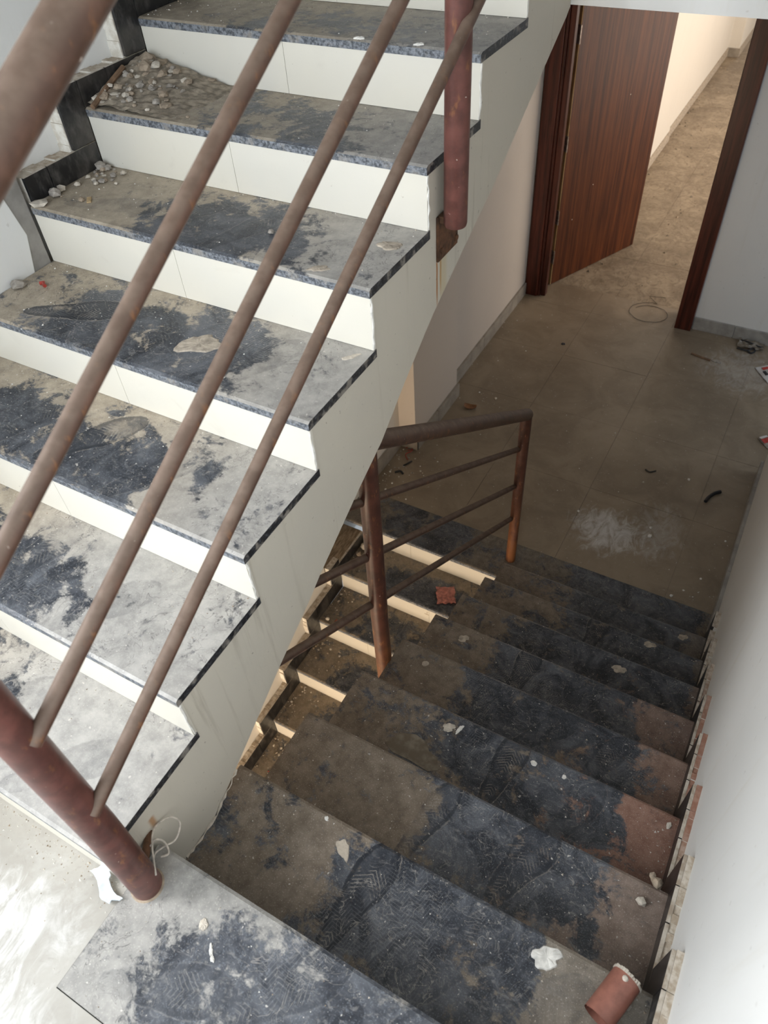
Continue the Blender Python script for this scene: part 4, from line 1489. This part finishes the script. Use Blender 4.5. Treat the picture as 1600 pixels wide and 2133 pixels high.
for i, (x, y, r, m_) in enumerate(((.687, 3.456, .010, 'stone_white'), (.445, 3.315, .006, 'stone_pale'), (.171, 2.911, .009, 'stone_white'), (.587, 2.966, .010, 'stone_white'),
                                   (.60, 2.90, .014, 'stone_white'), (.818, 2.535, .010, 'stone_white'), (.867, 2.60, .007, 'stone_white'), (-.83, 3.70, .007, 'stone_white'), (-.70, 3.68, .012, 'stone_pale'),
                                   (-.74, 3.30, .008, 'stone_white'), (-.64, 3.29, .006, 'stone_pale'), (.93, 2.72, .008, 'stone_white'), (.99, 3.05, .008, 'stone_white'), (-.86, 4.1, .007, 'stone_white'),
                                   (-.72, 4.3, .006, 'stone_white'), (-.5, 4.5, .008, 'black_rubber'))):
    if m_ == 'black_rubber':
        o = blob('tar_lump', 'black_rubber', x, y, ZF, .016, .012, 0, 'small black lump alone on the open landing floor', 'lump', h=.008, seed=70)
    else:
        stone('plaster_chip', m_, x, y, ZF, r, 'small white plaster chip scattered over the door landing floor', 'plaster chips on the door landing', cat='plaster chip')
for i in range(46):
    x = -1.055 + abs(R_.gauss(0, .16))
    y = R_.uniform(2.53, 2.95)
    r = R_.choice((.004, .005, .006, .008))
    stone('plaster_chip', R_.choice(('stone_pale', 'stone_white', 'stone_grey')), x, y, ZF, r, 'small pale crumb scattered by the left skirting of the door landing', 'crumbs by the left skirting', cat='plaster chip')


# fine grit: nobody could count it
def grit(name, label, zones, mats, seed):
    r = random.Random(seed)
    m = MB()
    for (x0, x1, y0, y1, z, n, s0, s1, edge) in zones:
        for _ in range(n):
            if edge == 'x0':
                x = x0 + (x1 - x0) * r.random() ** 2.4
            elif edge == 'x1':
                x = x1 - (x1 - x0) * r.random() ** 2.4
            else:
                x = r.uniform(x0, x1)
            if edge == 'y1':
                y = y1 - (y1 - y0) * r.random() ** 2.4
            else:
                y = r.uniform(y0, y1)
            s = s0 + (s1 - s0) * r.random() ** 2.5
            a = r.uniform(0, 6.28)
            pts = [(x + s * math.cos(a + t) * r.uniform(.6, 1.2), y + s * math.sin(a + t) * r.uniform(.6, 1.2), z) for t in (0, 2.1, 4.2)]
            pts.append((x, y, z + s * r.uniform(.5, 1.0)))
            m.add(pts, [(0, 2, 1), (0, 1, 3), (1, 2, 3), (2, 0, 3)], r.randrange(len(mats)))
    o = obj(name, m, mats)
    tag(o, label, 'grit', None, 'stuff')


Z_ = []
for j in range(1, 8):
    Z_.append((-1.05, -.55, UY[j] + .02, UY[j + 1] - .005, UZ[j], 90, .0010, .0045, 'x0'))
    Z_.append((-1.05, -.01, UY[j] + .12, UY[j + 1] - .002, UZ[j], 110, .0008, .003, 'y1'))
    Z_.append((-1.05, -.01, UY[j] + .02, UY[j + 1] - .01, UZ[j], 60, .0008, .0028, None))
grit('grit_upper_flight', 'fine mortar grit scattered on the rising treads', Z_, ['stone_grey', 'stone_pale', 'stone_brown', 'stone_white'], 21)
Z_ = []
for n in range(1, 9):
    Z_.append((.70, 1.025, DY[n - 1] + .01, DY[n] - .01, DZ[n], 70, .0010, .0042, 'x1'))
    Z_.append((.0, 1.02, DY[n - 1] + .01, DY[n] - .005, DZ[n], 46, .0008, .003, None))
grit('grit_descending_flight', 'fine pale grit scattered on the black descending treads', Z_, ['stone_pale', 'stone_white', 'stone_brown'], 22)
grit('grit_door_landing', 'fine white plaster grit scattered over the door landing floor',
     [(-1.02, 1.02, 2.53, 5.0, ZF, 260, .0012, .0055, None), (.2, 1.02, 2.53, 3.2, ZF, 160, .0012, .006, None), (-1.03, -.5, 2.53, 5.0, ZF, 260, .0012, .0055, 'x0')],
     ['stone_pale', 'stone_white'], 23)
Z_ = [(-.94, -.4, EY[k] + .01, EY[k - 1] - .005, EZ[k], 120, .0012, .005, 'x0') for k in range(1, 6)]
grit('grit_lowest_flight', 'fine tan grit in the corners of the lowest flight', Z_, ['stone_pale', 'stone_brown', 'stone_grey'], 24)
grit('grit_middle_landing', 'sandy grit along the foot of the first riser on the middle landing',
     [(-.7, .03, -.16, -.103, 0.0, 420, .0008, .0035, 'y1'), (-.4, .0, -.5, -.12, 0, 90, .0008, .003, None), (.03, .9, -.29, -.01, .0015, 90, .0008, .0028, None)],
     ['stone_pale', 'stone_brown', 'stone_white'], 25)
grit('grit_corridor', 'dark clods scattered on the sandy corridor floor',
     [(-.77, .2, 5.4, 11.2, ZF, 200, .004, .02, 'x0'), (-.77, .6, 5.4, 11.2, ZF, 90, .004, .018, None)], ['stone_brown', 'joint_grout'], 26)

# rope and rag tied at the foreground post --------------------------
rp = empty('rope', (.03, -.03, .01), 'frayed pale rope knotted around the stub at the foreground post foot', 'rope')
wire = smooth_path([(.075, -.060, .062), (.030, -.020, .062), (.006, .012, .055), (.012, .046, .040), (.028, .052, .015), (.040, .022, .008), (.030, .000, .010), (.022, -.020, .012), (.030, -.034, .020)])
part('strand', MB().tube(wire, .0020, 8), 'rope_fibre', rp, smooth=True)
wire = smooth_path([(.020, -.022, .050), (.012, -.004, .032), (.022, .004, .020), (.036, .000, .012), (.046, -.010, .010), (.036, -.022, .010)])
part('strand', MB().tube(wire, .0024, 8), 'rope_fibre', rp, smooth=True)
m = MB()
rr = random.Random(15)
n = 9
vs = []
for j in range(n + 1):
    for i in range(4):
        v = j / n
        x = -.062 + .072 * v + (i - 1.5) * (.009 + .004 * math.sin(v * 9)) * .6
        y = -.106 - .030 * v + (i - 1.5) * (.008) * .9 + .006 * math.sin(v * 7)
        vs.append((x + rr.uniform(-.002, .002), y, .007 + rr.uniform(0, .010) + .022 * (1 - v) ** 2))
fs = [(j * 4 + i, j * 4 + i + 1, (j + 1) * 4 + i + 1, (j + 1) * 4 + i) for j in range(n) for i in range(3)]
m.add(vs, fs).add([(a, b, c - .004) for a, b, c in vs], [tuple(reversed(q)) for q in fs])
tag(obj('plastic_rag', m, 'rag_cloth', smooth=True), 'crumpled white plastic strip lying beside the foreground post foot', 'plastic strip')
